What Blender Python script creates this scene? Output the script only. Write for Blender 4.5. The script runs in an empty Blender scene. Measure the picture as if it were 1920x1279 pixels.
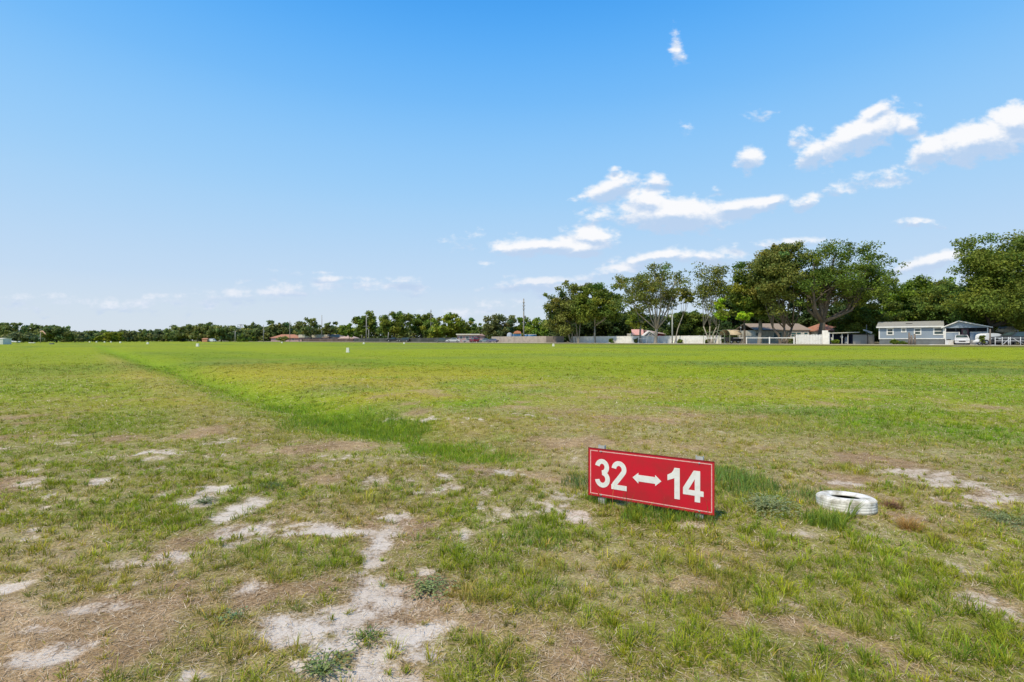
import bpy, math, random
import numpy as np
from mathutils import Vector, Matrix

R = math.radians
rnd = random.Random(7)
rng = np.random.default_rng(11)
scene = bpy.context.scene
COL = scene.collection

# ------------------------------------------------------------------ camera
FPX, CX, HY, CH = 907.0, 960.0, 638.0, 1.5      # focal length in photo pixels, centre column, horizon row, eye height
cam_d = bpy.data.cameras.new("camera")
cam_d.sensor_width = 36.0
cam_d.lens = 36.0 * FPX / 1920.0
cam_d.shift_y = (HY - 639.5) / 1920.0
cam_d.clip_start = 0.05
cam_d.clip_end = 12000.0
cam = bpy.data.objects.new("camera", cam_d)
COL.objects.link(cam)
cam.location = (0, 0, CH)
cam.rotation_euler = (R(90), 0, 0)
scene.camera = cam

# ------------------------------------------------------------------ exposure, sun, sky
scene.view_settings.view_transform = 'Standard'
scene.view_settings.look = 'None'
scene.view_settings.exposure = 0.0
scene.view_settings.gamma = 1.0
scene.cycles.max_bounces = 6
scene.cycles.diffuse_bounces = 3
scene.cycles.transparent_max_bounces = 4
scene.cycles.use_adaptive_sampling = True
scene.cycles.adaptive_threshold = 0.015

SUN_EL, SUN_AZ = 58.0, 222.0
sun_dir = Vector((math.cos(R(SUN_EL)) * math.sin(R(SUN_AZ)), math.cos(R(SUN_EL)) * math.cos(R(SUN_AZ)), math.sin(R(SUN_EL))))
sd = bpy.data.lights.new("sun", 'SUN')
sd.energy = 4.3
sd.angle = R(3.0)
sd.color = (1.0, 0.90, 0.70)
sun = bpy.data.objects.new("sun", sd)
COL.objects.link(sun)
sun.rotation_euler = sun_dir.to_track_quat('Z', 'Y').to_euler()

def s2l(c):
    c = c / 255.0
    return c / 12.92 if c <= 0.04045 else ((c + 0.055) / 1.055) ** 2.4
def C3(r, g, b): return (s2l(r), s2l(g), s2l(b))

SKY_STR = 0.115
world = bpy.data.worlds.new("World")
scene.world = world
world.use_nodes = True
def build_world():
    nt = world.node_tree
    nt.nodes.clear()
    N, L = nt.nodes, nt.links
    def math_(op, a, b=None, c=None, clamp=False):
        n = N.new("ShaderNodeMath"); n.operation = op; n.use_clamp = clamp
        for i, v in enumerate((a, b, c)):
            if v is None: continue
            if isinstance(v, (int, float)): n.inputs[i].default_value = v
            else: L.new(v, n.inputs[i])
        return n.outputs[0]
    def smooth(v, a, b):
        n = N.new("ShaderNodeMapRange"); n.interpolation_type = 'SMOOTHSTEP'
        L.new(v, n.inputs[0]); n.inputs[1].default_value = a; n.inputs[2].default_value = b
        return n.outputs[0]
    def mix(f, a, b):
        n = N.new("ShaderNodeMix"); n.data_type = 'RGBA'
        for i, v in ((0, f), (6, a), (7, b)):
            if isinstance(v, (int, float)): n.inputs[i].default_value = v
            elif isinstance(v, tuple): n.inputs[i].default_value = (*v, 1)
            else: L.new(v, n.inputs[i])
        return n.outputs[2]
    sky = N.new("ShaderNodeTexSky"); sky.sky_type = 'NISHITA'; sky.sun_disc = False
    sky.sun_elevation = R(SUN_EL); sky.sun_rotation = R(SUN_AZ)
    sky.air_density = 1.0; sky.dust_density = 0.6; sky.ozone_density = 2.5; sky.altitude = 0
    tc = N.new("ShaderNodeTexCoord")
    sep = N.new("ShaderNodeSeparateXYZ"); L.new(tc.outputs['Generated'], sep.inputs[0])
    x, y, z = sep.outputs
    ys = math_('MAXIMUM', y, 0.08)
    u = math_('DIVIDE', x, ys); v = math_('DIVIDE', z, ys)
    def noise(vec, scale, detail, rough=0.55):
        n = N.new("ShaderNodeTexNoise"); n.inputs['Scale'].default_value = scale
        n.inputs['Detail'].default_value = detail; n.inputs['Roughness'].default_value = rough
        L.new(vec, n.inputs['Vector']); return n
    def comb(a, b):
        n = N.new("ShaderNodeCombineXYZ"); L.new(a, n.inputs[0])
        if isinstance(b, (int, float)): n.inputs[1].default_value = b
        else: L.new(b, n.inputs[1])
        return n.outputs[0]
    uv = comb(u, math_('MULTIPLY', v, 1.6))
    nz = noise(uv, 22.0, 4.0, 0.55)
    nf = noise(uv, 70.0, 4.0, 0.55)
    # centre x, y, half width, half height (photo pixels), tilt, strength
    CL = [(1612,254,100,21,22,1.25),(1640,214,48,12,33,1.0),(1702,238,30,13,20,.95),(1522,289,38,15,38,1.05),(1498,258,22,10,40,.55),
          (1835,264,120,26,11,1.35),(1905,232,62,27,15,1.35),(1748,283,42,19,8,1.2),(1715,300,20,10,30,.6),
          (1403,298,27,17,5,1.05),(1146,353,58,14,20,1.1),(1152,321,14,7,8,.85),(1085,377,30,4,6,.7),(1230,343,28,11,10,.95),
          (1265,402,112,22,0,1.3),(1220,381,52,16,-6,1.2),(1390,390,75,12,8,1.15),(1452,379,28,9,15,1.0),
          (1510,381,27,9,14,.85),(1567,358,26,8,-8,.72),(1640,333,62,8,6,.62),(1650,352,34,5,0,.42),
          (1012,464,95,11,3,1.2),(1112,448,48,14,-6,1.15),(1098,468,52,10,2,1.1),(1118,410,42,9,12,.7),(1060,437,14,4,0,.5),
          (1228,484,72,9,9,1.0),(1318,482,75,9,-2,.85),(1480,456,85,7,3,.85),(1378,463,20,5,0,.6),
          (1722,418,50,7,-3,.95),(1752,491,80,12,13,1.1),(1008,531,90,8,3,.95),(1152,511,52,7,6,.85),(1030,545,90,6,0,.55),
          (757,529,44,6,0,.9),(545,543,95,6,0,.5),(600,518,50,4,0,.42),(520,510,45,4,0,.4),(900,503,34,4,0,.55),(690,541,60,5,0,.25),
          (1272,101,10,13,60,.6),(1267,76,6,15,0,.3),(1300,370,9,4,50,.5),(1340,357,14,4,20,.5),(1420,215,18,6,15,.28),(1285,243,9,6,0,.22),
          (890,450,28,5,0,.15),(930,575,70,5,0,.5),(860,592,90,5,0,.45),(470,555,120,6,0,.55),(330,560,120,5,0,.42),(650,528,60,4,0,.5),(220,575,160,6,0,.36),(60,560,120,5,0,.36),(740,545,60,5,0,.42)]
    CL = [(a, b + .08 * d, c * 1.12, d * 1.65, e, f * 1.28 if f > .8 else f) for a, b, c, d, e, f in CL]
    def field(vv):
        out = None
        for (px, py, rx, ry, rot, st) in CL:
            m = N.new("ShaderNodeMapping"); m.vector_type = 'TEXTURE'
            b3 = N.new("ShaderNodeCombineXYZ"); L.new(u, b3.inputs[0]); L.new(vv, b3.inputs[1])
            if out is not None: L.new(out, b3.inputs[2])      # keeps the node chain sequential (small stack)
            L.new(b3.outputs[0], m.inputs[0])
            m.inputs[1].default_value = ((px - CX) / FPX, (HY - py) / FPX, 0)
            m.inputs[2].default_value = (0, 0, R(rot))
            m.inputs[3].default_value = (rx / FPX, ry / FPX, 1e6)
            ln = N.new("ShaderNodeVectorMath"); ln.operation = 'LENGTH'; L.new(m.outputs[0], ln.inputs[0])
            d = math_('MULTIPLY_ADD', ln.outputs['Value'], -st, st)
            out = d if out is None else math_('SMOOTH_MAX', out, d, 0.10)
        return out
    wob = math_('MULTIPLY_ADD', nz.outputs[0], 0.018, -0.009)
    vw = math_('ADD', v, wob)
    d0 = field(math_('ADD', vw, -0.009)); d1 = field(math_('ADD', vw, 0.009))
    dn = math_('ADD', math_('MULTIPLY_ADD', nz.outputs[0], 1.9, -0.95), math_('MULTIPLY_ADD', nf.outputs[0], 0.55, -0.275))
    dd = math_('MULTIPLY', math_('ADD', d0, d1), 0.5)
    dens = math_('ADD', dd, dn)
    mask = smooth(dens, -0.14, 0.56)
    front = smooth(y, 0.1, 0.2)
    sh = math_('ADD', math_('SUBTRACT', d0, d1), math_('MULTIPLY_ADD', nf.outputs[0], 0.9, -0.45))
    lit = smooth(sh, -0.62, 0.42)
    mask = math_('MULTIPLY', math_('MULTIPLY', mask, front), math_('MULTIPLY_ADD', lit, 0.25, 0.75))
    white = C3(250, 251, 254); grey = C3(192, 211, 238)
    k = 1.0 / SKY_STR
    lit = math_('MULTIPLY', lit, math_('MULTIPLY_ADD', smooth(v, 0.09, 0.19), 0.35, 0.65))
    ccol = mix(lit, tuple(c * k for c in grey), tuple(c * k for c in white))
    # humid air: pale horizon, saturated blue overhead, blended over the physical sky
    rp = N.new("ShaderNodeValToRGB"); L.new(z, rp.inputs[0]); rp.color_ramp.interpolation = 'B_SPLINE'
    stops = [(0.0, (216, 226, 237)), (.05, (211, 225, 239)), (.11, (200, 221, 244)), (.25, (166, 212, 250)), (.35, (146, 203, 252)), (.44, (120, 191, 252)), (.575, (66, 166, 250)), (.8, (38, 122, 215)), (1.0, (34, 100, 190))]
    e = rp.color_ramp.elements
    while len(e) < len(stops): e.new(0.5)
    for i, (p, c) in enumerate(stops): e[i].position = p; e[i].color = (*C3(*c), 1)
    sc_ = N.new("ShaderNodeVectorMath"); sc_.operation = 'SCALE'; L.new(rp.outputs[0], sc_.inputs[0]); sc_.inputs[3].default_value = k
    base = mix(0.95, sky.outputs[0], sc_.outputs[0])
    col = mix(mask, base, ccol)
    bg = N.new("ShaderNodeBackground"); bg.inputs[1].default_value = SKY_STR
    L.new(col, bg.inputs[0])
    o = N.new("ShaderNodeOutputWorld"); L.new(bg.outputs[0], o.inputs[0])
build_world()
world.cycles.sampling_method = 'MANUAL'
world.cycles.sample_map_resolution = 512

# ------------------------------------------------------------------ noise in numpy
def _hash(ix, iy, seed):
    h = (ix.astype(np.int64) * 374761393 + iy.astype(np.int64) * 668265263 + seed * 1442695041) & 0xFFFFFFFF
    h = ((h ^ (h >> 13)) * 1274126177) & 0xFFFFFFFF
    return ((h ^ (h >> 16)) & 0xFFFFFF) / float(0xFFFFFF)
def vnoise(x, y, seed=0):
    ix = np.floor(x); iy = np.floor(y); fx = x - ix; fy = y - iy
    fx = fx * fx * (3 - 2 * fx); fy = fy * fy * (3 - 2 * fy)
    a = _hash(ix, iy, seed); b = _hash(ix + 1, iy, seed); c = _hash(ix, iy + 1, seed); d = _hash(ix + 1, iy + 1, seed)
    return (a * (1 - fx) + b * fx) * (1 - fy) + (c * (1 - fx) + d * fx) * fy
def fbm(x, y, scale, oct=4, seed=0, gain=0.5):
    x = x / scale; y = y / scale; s = 0; a = 1; t = 0
    for o in range(oct):
        ca, sa = math.cos(o * 1.1 + seed), math.sin(o * 1.1 + seed)
        s = s + a * vnoise(x * ca - y * sa + 17.3 * o, x * sa + y * ca, seed * 31 + o); t += a
        a *= gain; x = x * 2.03; y = y * 2.03
    return s / t
def sstep(a, b, v):
    t = np.clip((v - a) / (b - a), 0, 1); return t * t * (3 - 2 * t)

# ------------------------------------------------------------------ terrain
def ditch_d(X, Y): return ((X + 2.57) + 0.9 * (Y - 8.95)) / 1.345
def terrain(X, Y, micro=True):
    X = np.asarray(X, float); Y = np.asarray(Y, float)
    s = (X + Y - 150.0) / 1.41421
    s = np.where((Y < 0) , -100 - np.abs(X) * 0 , s)
    s = np.where(s < -200, -200, s)
    h = 0.57 * sstep(-98, -16, s) + 0.22 * sstep(-16.5, -12.5, s)
    d = ditch_d(X, Y)
    w = 0.95 + 0.004 * np.clip(Y, 0, 60)
    dep = (0.15 + 0.13 * sstep(8, 14, Y)) * sstep(4.2, 8.5, Y) * (1 - sstep(80, 110, Y))
    h = h - dep * np.exp(-(d / w) ** 2)
    h = h + 0.06 * np.exp(-((d + 2.1) / 0.9) ** 2) * sstep(8, 14, Y) * (1 - sstep(60, 90, Y))
    if micro:
        r = np.sqrt(X * X + Y * Y)
        k = 1 - sstep(25, 60, r)
        h = h + k * (0.055 * (fbm(X, Y, 1.3, 3, 5) - 0.5) + 0.022 * (fbm(X, Y, 0.22, 3, 6) - 0.5))
    return h
def tz(x, y): return float(terrain(np.array([x]), np.array([y]))[0])
def GX(px, Y): return (px - CX) / FPX * Y
def PZ(py, Y): return CH - (py - HY) / FPX * Y
def lineY(px, s=0.0):            # depth where the sight line of that column crosses the road line, shifted s metres beyond
    return (150.0 + s * 1.41421) / (1 + (px - CX) / FPX)

# blobs of the ground cover: centre and radii converted to metres on the ground
def ell(lst):
    out = []
    for e in lst:
        px, py, rx, ry = e[:4]
        Yc = FPX * CH / (py - HY)
        Yn, Yf = FPX * CH / (py + ry - HY), FPX * CH / max(py - ry - HY, 4)
        out.append((GX(px, Yc), Yc, rx / FPX * Yc, max((Yf - Yn) / 2, 0.04), *e[4:]))
    return out
SAND = ell([(655,1175,120,70),(700,1235,90,50),(765,1195,45,38),(690,1095,40,50),(708,1035,24,55),(460,952,26,30),(405,922,60,12,.9),(375,940,30,10),
 (545,997,110,14),(440,1008,40,10),(600,935,20,12),(15,1100,24,10),(95,1242,75,16),(190,1140,60,9,.8),(290,1055,70,10,.8),(320,1042,40,10),(470,1098,30,12,.85),
 (790,1070,22,8),(115,830,30,6),(230,770,22,3,.7),(300,846,50,6),(430,825,30,5),(80,905,34,9,.75),(185,902,22,6),(60,1180,60,6,.75),(150,1215,60,7,.8),
 (1060,928,50,12,.8),(1085,968,34,10),(1040,955,30,10),(1300,985,26,7,.7),(1725,888,66,9,.8),(1860,932,75,10,.85),(1765,905,80,7,.75),(1490,1135,18,8,.7),(1830,1125,34,10,.65),(1800,1065,20,10,.6),
 (1570,902,36,5),(1850,771,70,4),(1480,761,45,3),(1905,1150,22,16,.6),(950,880,30,6),(700,900,26,6,.7),(820,920,26,6,.7),(870,1000,20,10),(1235,890,24,5),
 (380,1268,60,12),(560,1245,40,14),(1160,735,50,3),(980,722,60,3),(1640,1150,26,8,.5),(1335,1060,18,6,.6),(930,955,40,8),(745,965,30,8),(1500,1000,30,8,.5),(330,925,22,8)])
BROWN = ell([(1000,770,240,14,.7),(1350,850,260,40,.6),(1700,760,220,8,.4),(880,740,200,8,.5),(300,860,160,12,.2),(150,930,130,16,.3),(60,1060,120,60,.5),(150,1180,200,60,.6),(1040,850,170,45,1),(1250,800,330,45,.8),(1600,840,330,55,.75),(1480,905,200,40,.6),(880,800,70,22,.8),(1120,760,200,22,.7),(1750,960,220,40,.4),
 (640,960,110,50,.7),(240,1120,240,90,.75),(420,1200,160,70,.8),(820,1130,90,50,.9),(1110,1060,120,50,.6),(1380,1050,70,40,.6),(760,880,150,25,.5),(80,1010,120,40,.5),(1340,1120,40,60,.5),
 (1560,1190,120,30,.3),(980,1190,120,60,.35),(1100,730,140,12,.6),(1400,770,130,12,.4),(260,700,200,12,.25),(100,760,150,40,.3)])
LUSH = ell([(1420,1120,60,24,.9),(1560,1060,60,18,.9),(1690,1085,70,24,.85),(1600,1165,70,26,.85),(1280,1150,60,28,.8),(1400,1215,70,28,.8),(1180,1190,50,26,.7),(1780,1230,60,26,.8),(1860,1090,40,22,.8),(1830,1180,50,20,.8),(1150,1040,40,16,.8),(960,1060,50,20,.8),(905,1110,40,22,.8),(1080,1150,36,20,.6),(700,930,40,12,.6),(820,960,50,12,.7),(900,1000,40,12,.7),(280,1120,40,14,.6),(540,1080,40,14,.7),(430,1200,60,18,.6),(170,900,60,12,.6),(1330,1010,40,12,.8),(760,800,90,10,.6),(850,845,120,16,.9),(690,795,110,14,.9),(640,775,60,16,1),(1500,800,120,16,.6),(1650,805,170,20,.85),(1830,815,130,22,.8),(1580,775,180,10,.7),
 (1010,990,60,26,1),(1240,975,60,22,.9),(1130,1003,40,14,1),(1040,1100,60,40,.9),(870,1050,60,30,.8),(1170,1080,40,22,.9),(1260,1060,70,20,.9),(1350,1065,80,30,.7),
 (1640,1110,120,50,.6),(1480,1085,90,40,.6),(1740,1170,130,40,.7),(1500,1240,140,40,.6),(1860,1230,90,40,.7),(460,1040,80,24,.7),(590,1040,70,25,.7),(340,975,60,16,.7),(880,1240,60,40,.7),
 (1390,930,60,22,.9),(1560,990,50,18,.7),(1610,880,40,10,.8),(1700,915,70,12,.6),(1430,1010,70,20,.6),(960,1240,60,40,.4),(1090,940,40,14,.6),(230,800,80,12,.6),(310,945,120,40,.5),(1300,1200,120,40,.5),(1650,1040,150,26,.5)])
YEL = ell([(560,700,260,14,.8),(250,760,200,10,.35),(1050,790,200,18,.55),(1300,830,200,20,.4),(300,905,160,14,.3),(640,718,170,14,1),(480,690,170,10,.7),(820,700,160,14,.6),(1180,720,260,12,.45),(1330,740,260,14,.4),(960,790,180,18,.6),(720,745,130,10,.7),(430,705,70,6,.6),(540,760,60,8,.5)])
BLU = ell([(1640,686,320,6,1),(1820,700,180,7,.8),(1100,668,200,3,.5),(900,672,120,2,.5),(620,728,80,10,.5),(760,655,120,2,.5),(1500,662,300,2,.5),(720,765,70,14,.5),(200,690,200,12,.4),(1480,775,130,8,.5)])
BRI = ell([(1500,712,420,10,1),(1750,720,240,10,.9),(1500,665,460,6,.8),(1000,684,420,7,.7),(700,662,320,4,.8),(1850,745,150,12,.8),(1500,752,300,9,.6),(450,655,260,5,.7),(1200,700,300,6,.6)])
def blob(lst, X, Y, n, soft=0.5, wt=True):
    m = np.zeros_like(X)
    for e in lst:
        cx, cy, rx, ry = e[:4]; w = e[4] if len(e) > 4 else 1.0
        sel = (np.abs(X - cx) < rx * 2.2) & (np.abs(Y - cy) < ry * 2.2)
        if not sel.any(): continue
        d = np.sqrt(((X[sel] - cx) / rx) ** 2 + ((Y[sel] - cy) / ry) ** 2) + (n[sel] - 0.5) * 1.3
        m[sel] = np.maximum(m[sel], w * (1 - sstep(1 - soft, 1 + soft, d)))
    return m
def zones(X, Y):
    """returns sand 0..1, green coverage 0..1, colour of the living grass, colour of the ground as seen from afar"""
    r = np.hypot(X, Y)
    ls = np.clip(r / 8, 0.5, 8)
    n1 = fbm(X, Y, 0.55, 4, 1); n2 = fbm(X, Y, 1.7, 4, 2); n3 = fbm(X, Y, 7, 4, 3); n4 = fbm(X + Y * .4, Y * 1.0, 26, 4, 4); n5 = fbm(X, Y, 0.16, 3, 8)
    nn = np.where(r < 9, 0.5 * n1 + 0.5 * n5, np.where(r < 25, 0.5 * n1 + 0.5 * n2, 0.5 * n2 + 0.5 * n3))
    nn = (nn - 0.5) * 1.5 + 0.5
    nsand = (0.45 * fbm(X, Y, .35, 4, 21) + .55 * fbm(X * .6 + Y * .5, Y - X * .4, .13, 3, 22) - .5) * 3.2 + .5
    sand = blob(SAND, X, Y, nsand, 0.7) * (1 - .75 * sstep(5.5, 9, Y)) * .95
    brown = blob(BROWN, X, Y, nn, 0.6); lush = blob(LUSH, X, Y, nn, 0.6)
    yel = blob(YEL, X, Y, nn, 0.6); blu = blob(BLU, X, Y, nn, 0.6); bri = blob(BRI, X, Y, nn, 0.6)
    d = ditch_d(X, Y)
    right = sstep(-0.2, 1.5, d)
    ditch = np.exp(-((d + 0.1 + (n1 - .5) * .5) / (.55 + .5 * sstep(6, 11, Y))) ** 2) * sstep(4.9, 6.2, Y + (n1 - .5) * .8) * (1 - sstep(110, 150, Y))
    far = sstep(13, 26, Y + (n3 - .5) * 6)
    # sparse random sand speckle
    sp = sstep(0.63, 0.74, 0.55 * n1 + 0.45 * n5) * (1 - sstep(9, 14, r)) * 0.8
    left = 1 - sstep(-1.5, 1.2, X - 0.12 * Y)
    sand = np.maximum(sand, sp * (0.35 + 0.65 * left) * (1 - lush))
    pat = sstep(0.29, 0.48, 0.55 * n1 + 0.45 * n2 + 0.14 * lush - 0.06 * brown - 0.015 * left + 0.045 * (1 - left) * (1 - sstep(4.5, 6, Y)) + 0.05 * sstep(6, 12, Y))
    cov = np.clip(pat + lush * 0.6 - brown * 0.30, 0.14, 1)
    lip = np.exp(-((d + 2.0) / .7) ** 2) * sstep(6, 9, Y) * (1 - sstep(30, 60, Y))
    cov = cov * (1 - .2 * lip); cov = np.maximum(cov, ditch); cov = np.clip(np.maximum(cov, far * 0.9) * (1 - 0.93 * sand), 0, 1)
    # living grass colour
    def mx(a, b, t): return a * (1 - t[:, None]) + b * t[:, None]
    P = lambda *c: np.array(c)[None, :]
    A = P(.36, .41, .024); B = P(.225, .35, .014); Cc = P(.18, .28, .035); D = P(.50, .385, .045); E = P(.28, .35, .010); Fd = P(.17, .27, .018)
    g = mx(A, B, sstep(.35, .65, n2)); g = mx(g, Cc, 0.55 * sstep(.5, .72, n3))
    g = mx(g, P(.20, .35, .014), lush * .8)
    fargreen = mx(P(.28, .335, .013), P(.20, .28, .018), sstep(.42, .62, n4 * .6 + n3 * .4))
    fargreen = mx(fargreen, P(.29, .30, .045), 0.6 * sstep(.52, .7, n3))
    g = mx(g, fargreen, far)
    q = (X * .74 + Y * .67); st1 = fbm(q * 1.0, ditch_d(X, Y) * 0 + X * .05, 3.2, 3, 41); st2 = fbm(Y + X * .12, X * .04, 7.5, 3, 42)
    stk = sstep(.40, .60, .5 * st1 + .5 * st2)
    g = mx(g, P(.32, .36, .012), far * .5 * stk); g = mx(g, P(.16, .225, .035), far * .5 * sstep(.52, .66, 1 - st2 * .6 - st1 * .4))
    leftfar = (1 - right) * (1 - sstep(40, 80, Y))
    g = mx(g, P(.285, .325, .026), leftfar * .6)
    g = mx(g, P(.44, .35, .08), np.maximum(brown * .55, lip * .6))
    g = mx(g, E, bri * .75); g = mx(g, D, yel * .7); g = mx(g, P(.15, .225, .05), blu * .8)
    g = mx(g, P(.235, .34, .010), ditch * .85)
    soil = mx(P(.50, .33, .185), P(.66, .485, .32), sstep(.35, .7, n1))
    soil = mx(soil, P(.31, .19, .105), 0.65 * sstep(.42, .62, fbm(X, Y, .9, 4, 31)))
    soil = mx(soil, P(.38, .33, .12), 0.6 * sstep(.45, .7, n2) * (1 - .7 * brown))
    yfar = sstep(6, 15, Y)
    mixg = np.clip(cov * (0.66 + 0.34 * yfar) + 0.55 * yfar * (1 - .7 * brown), 0, 1)
    ground = mx(soil, g * (0.8 + 0.2 * yfar[:, None]), mixg)
    # road and verge beyond the field
    s = (X + Y - 150.0) / 1.41421
    rd = sstep(-12.9, -12.1, s + (n3 - .5) * 1.0) * (1 - sstep(-1.4, -0.6, s))
    bank = sstep(-17.5, -16, s) * (1 - sstep(-12.6, -12.2, s))
    ground = mx(ground, P(.15, .14, .045), bank * .85)
    ground = mx(ground, P(.56, .49, .37), rd)
    lot = sstep(-1.2, -0.2, s)
    ground = mx(ground, mx(P(.16, .15, .055), P(.26, .20, .12), sstep(.45, .6, n2)), lot)
    return sand, cov, g, ground, (bank, rd, lot, ditch, far, brown, lush)

# ------------------------------------------------------------------ material helpers
def new_mat(name):
    m = bpy.data.materials.new(name); m.use_nodes = True
    nt = m.node_tree; b = nt.nodes["Principled BSDF"]
    return m, nt, b
_mats = {}
def M(name, col, rough=0.7, metal=0.0, var=0.12, scale=3.0, bump=0.0, spec=0.3, dirt=None, dr=(.45, .75)):
    """surface colour varied by noise; 'dirt' = a second colour in uneven stains"""
    if name in _mats: return _mats[name]
    m, nt, b = new_mat(name)
    tc = nt.nodes.new("ShaderNodeTexCoord"); n = nt.nodes.new("ShaderNodeTexNoise")
    n.inputs['Scale'].default_value = scale; n.inputs['Detail'].default_value = 6; n.inputs['Roughness'].default_value = 0.65
    nt.links.new(tc.outputs['Object'], n.inputs['Vector'])
    mx = nt.nodes.new("ShaderNodeMix"); mx.data_type = 'RGBA'
    c2 = dirt if dirt else tuple(c * (1 - 2 * var) for c in col)
    mx.inputs[6].default_value = (*col, 1); mx.inputs[7].default_value = (*c2, 1)
    mr = nt.nodes.new("ShaderNodeMapRange"); mr.inputs[1].default_value = dr[0] if dirt else 0.3; mr.inputs[2].default_value = dr[1]
    nt.links.new(n.outputs[0], mr.inputs[0]); nt.links.new(mr.outputs[0], mx.inputs[0])
    nt.links.new(mx.outputs[2], b.inputs['Base Color'])
    b.inputs['Roughness'].default_value = rough; b.inputs['Metallic'].default_value = metal
    b.inputs['Specular IOR Level'].default_value = spec
    if bump:
        bp = nt.nodes.new("ShaderNodeBump"); bp.inputs['Strength'].default_value = bump; bp.inputs['Distance'].default_value = 0.02
        nt.links.new(n.outputs[0], bp.inputs['Height']); nt.links.new(bp.outputs[0], b.inputs['Normal'])
    _mats[name] = m
    return m
def blade_mat(name, trans=0.35, rough=0.6):
    m, nt, b = new_mat(name)
    at = nt.nodes.new("ShaderNodeAttribute"); at.attribute_name = "bcol"
    nt.links.new(at.outputs['Color'], b.inputs['Base Color'])
    b.inputs['Roughness'].default_value = rough; b.inputs['Specular IOR Level'].default_value = 0.2
    tr = nt.nodes.new("ShaderNodeBsdfTranslucent"); nt.links.new(at.outputs['Color'], tr.inputs['Color'])
    ms = nt.nodes.new("ShaderNodeMixShader"); ms.inputs[0].default_value = trans
    nt.links.new(b.outputs[0], ms.inputs[1]); nt.links.new(tr.outputs[0], ms.inputs[2])
    nt.links.new(ms.outputs[0], nt.nodes["Material Output"].inputs[0])
    return m

def tag(o, label=None, cat=None, group=None, kind=None):
    if label: o["label"] = label
    if cat: o["category"] = cat
    if group: o["group"] = group
    if kind: o["kind"] = kind
    return o
def empty(name, loc, label, cat, group=None, rz=0.0):
    o = bpy.data.objects.new(name, None); COL.objects.link(o)
    o.location = loc; o.rotation_euler = (0, 0, rz); o.empty_display_size = 0.3
    return tag(o, label, cat, group)
def link_mesh(name, me, mat, parent=None, label=None):
    o = bpy.data.objects.new(name, me); COL.objects.link(o)
    if mat: me.materials.append(mat)
    if parent: o.parent = parent
    if label: o["label"] = label
    return o
def np_mesh(name, verts, faces, fcol=None, smooth=False):
    """verts (n,3); faces (m,k) of equal size, or list of such arrays"""
    fl = faces if isinstance(faces, list) else [faces]
    me = bpy.data.meshes.new(name)
    loops = np.concatenate([f.ravel() for f in fl]).astype(np.int32)
    tot = np.concatenate([np.full(len(f), f.shape[1], np.int32) for f in fl])
    st = np.concatenate([[0], np.cumsum(tot)[:-1]]).astype(np.int32)
    me.vertices.add(len(verts)); me.vertices.foreach_set("co", np.ascontiguousarray(verts, np.float32).ravel())
    me.loops.add(len(loops)); me.loops.foreach_set("vertex_index", loops)
    me.polygons.add(len(tot)); me.polygons.foreach_set("loop_start", st); me.polygons.foreach_set("loop_total", tot)
    if smooth: me.polygons.foreach_set("use_smooth", np.ones(len(tot), bool))
    if fcol is not None:
        a = me.attributes.new("bcol", 'FLOAT_VECTOR', 'FACE')
        a.data.foreach_set("vector", np.ascontiguousarray(fcol, np.float32).ravel())
    me.update(calc_edges=True); me.validate(clean_customdata=False) if len(tot) < 2000 else None
    return me

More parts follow.
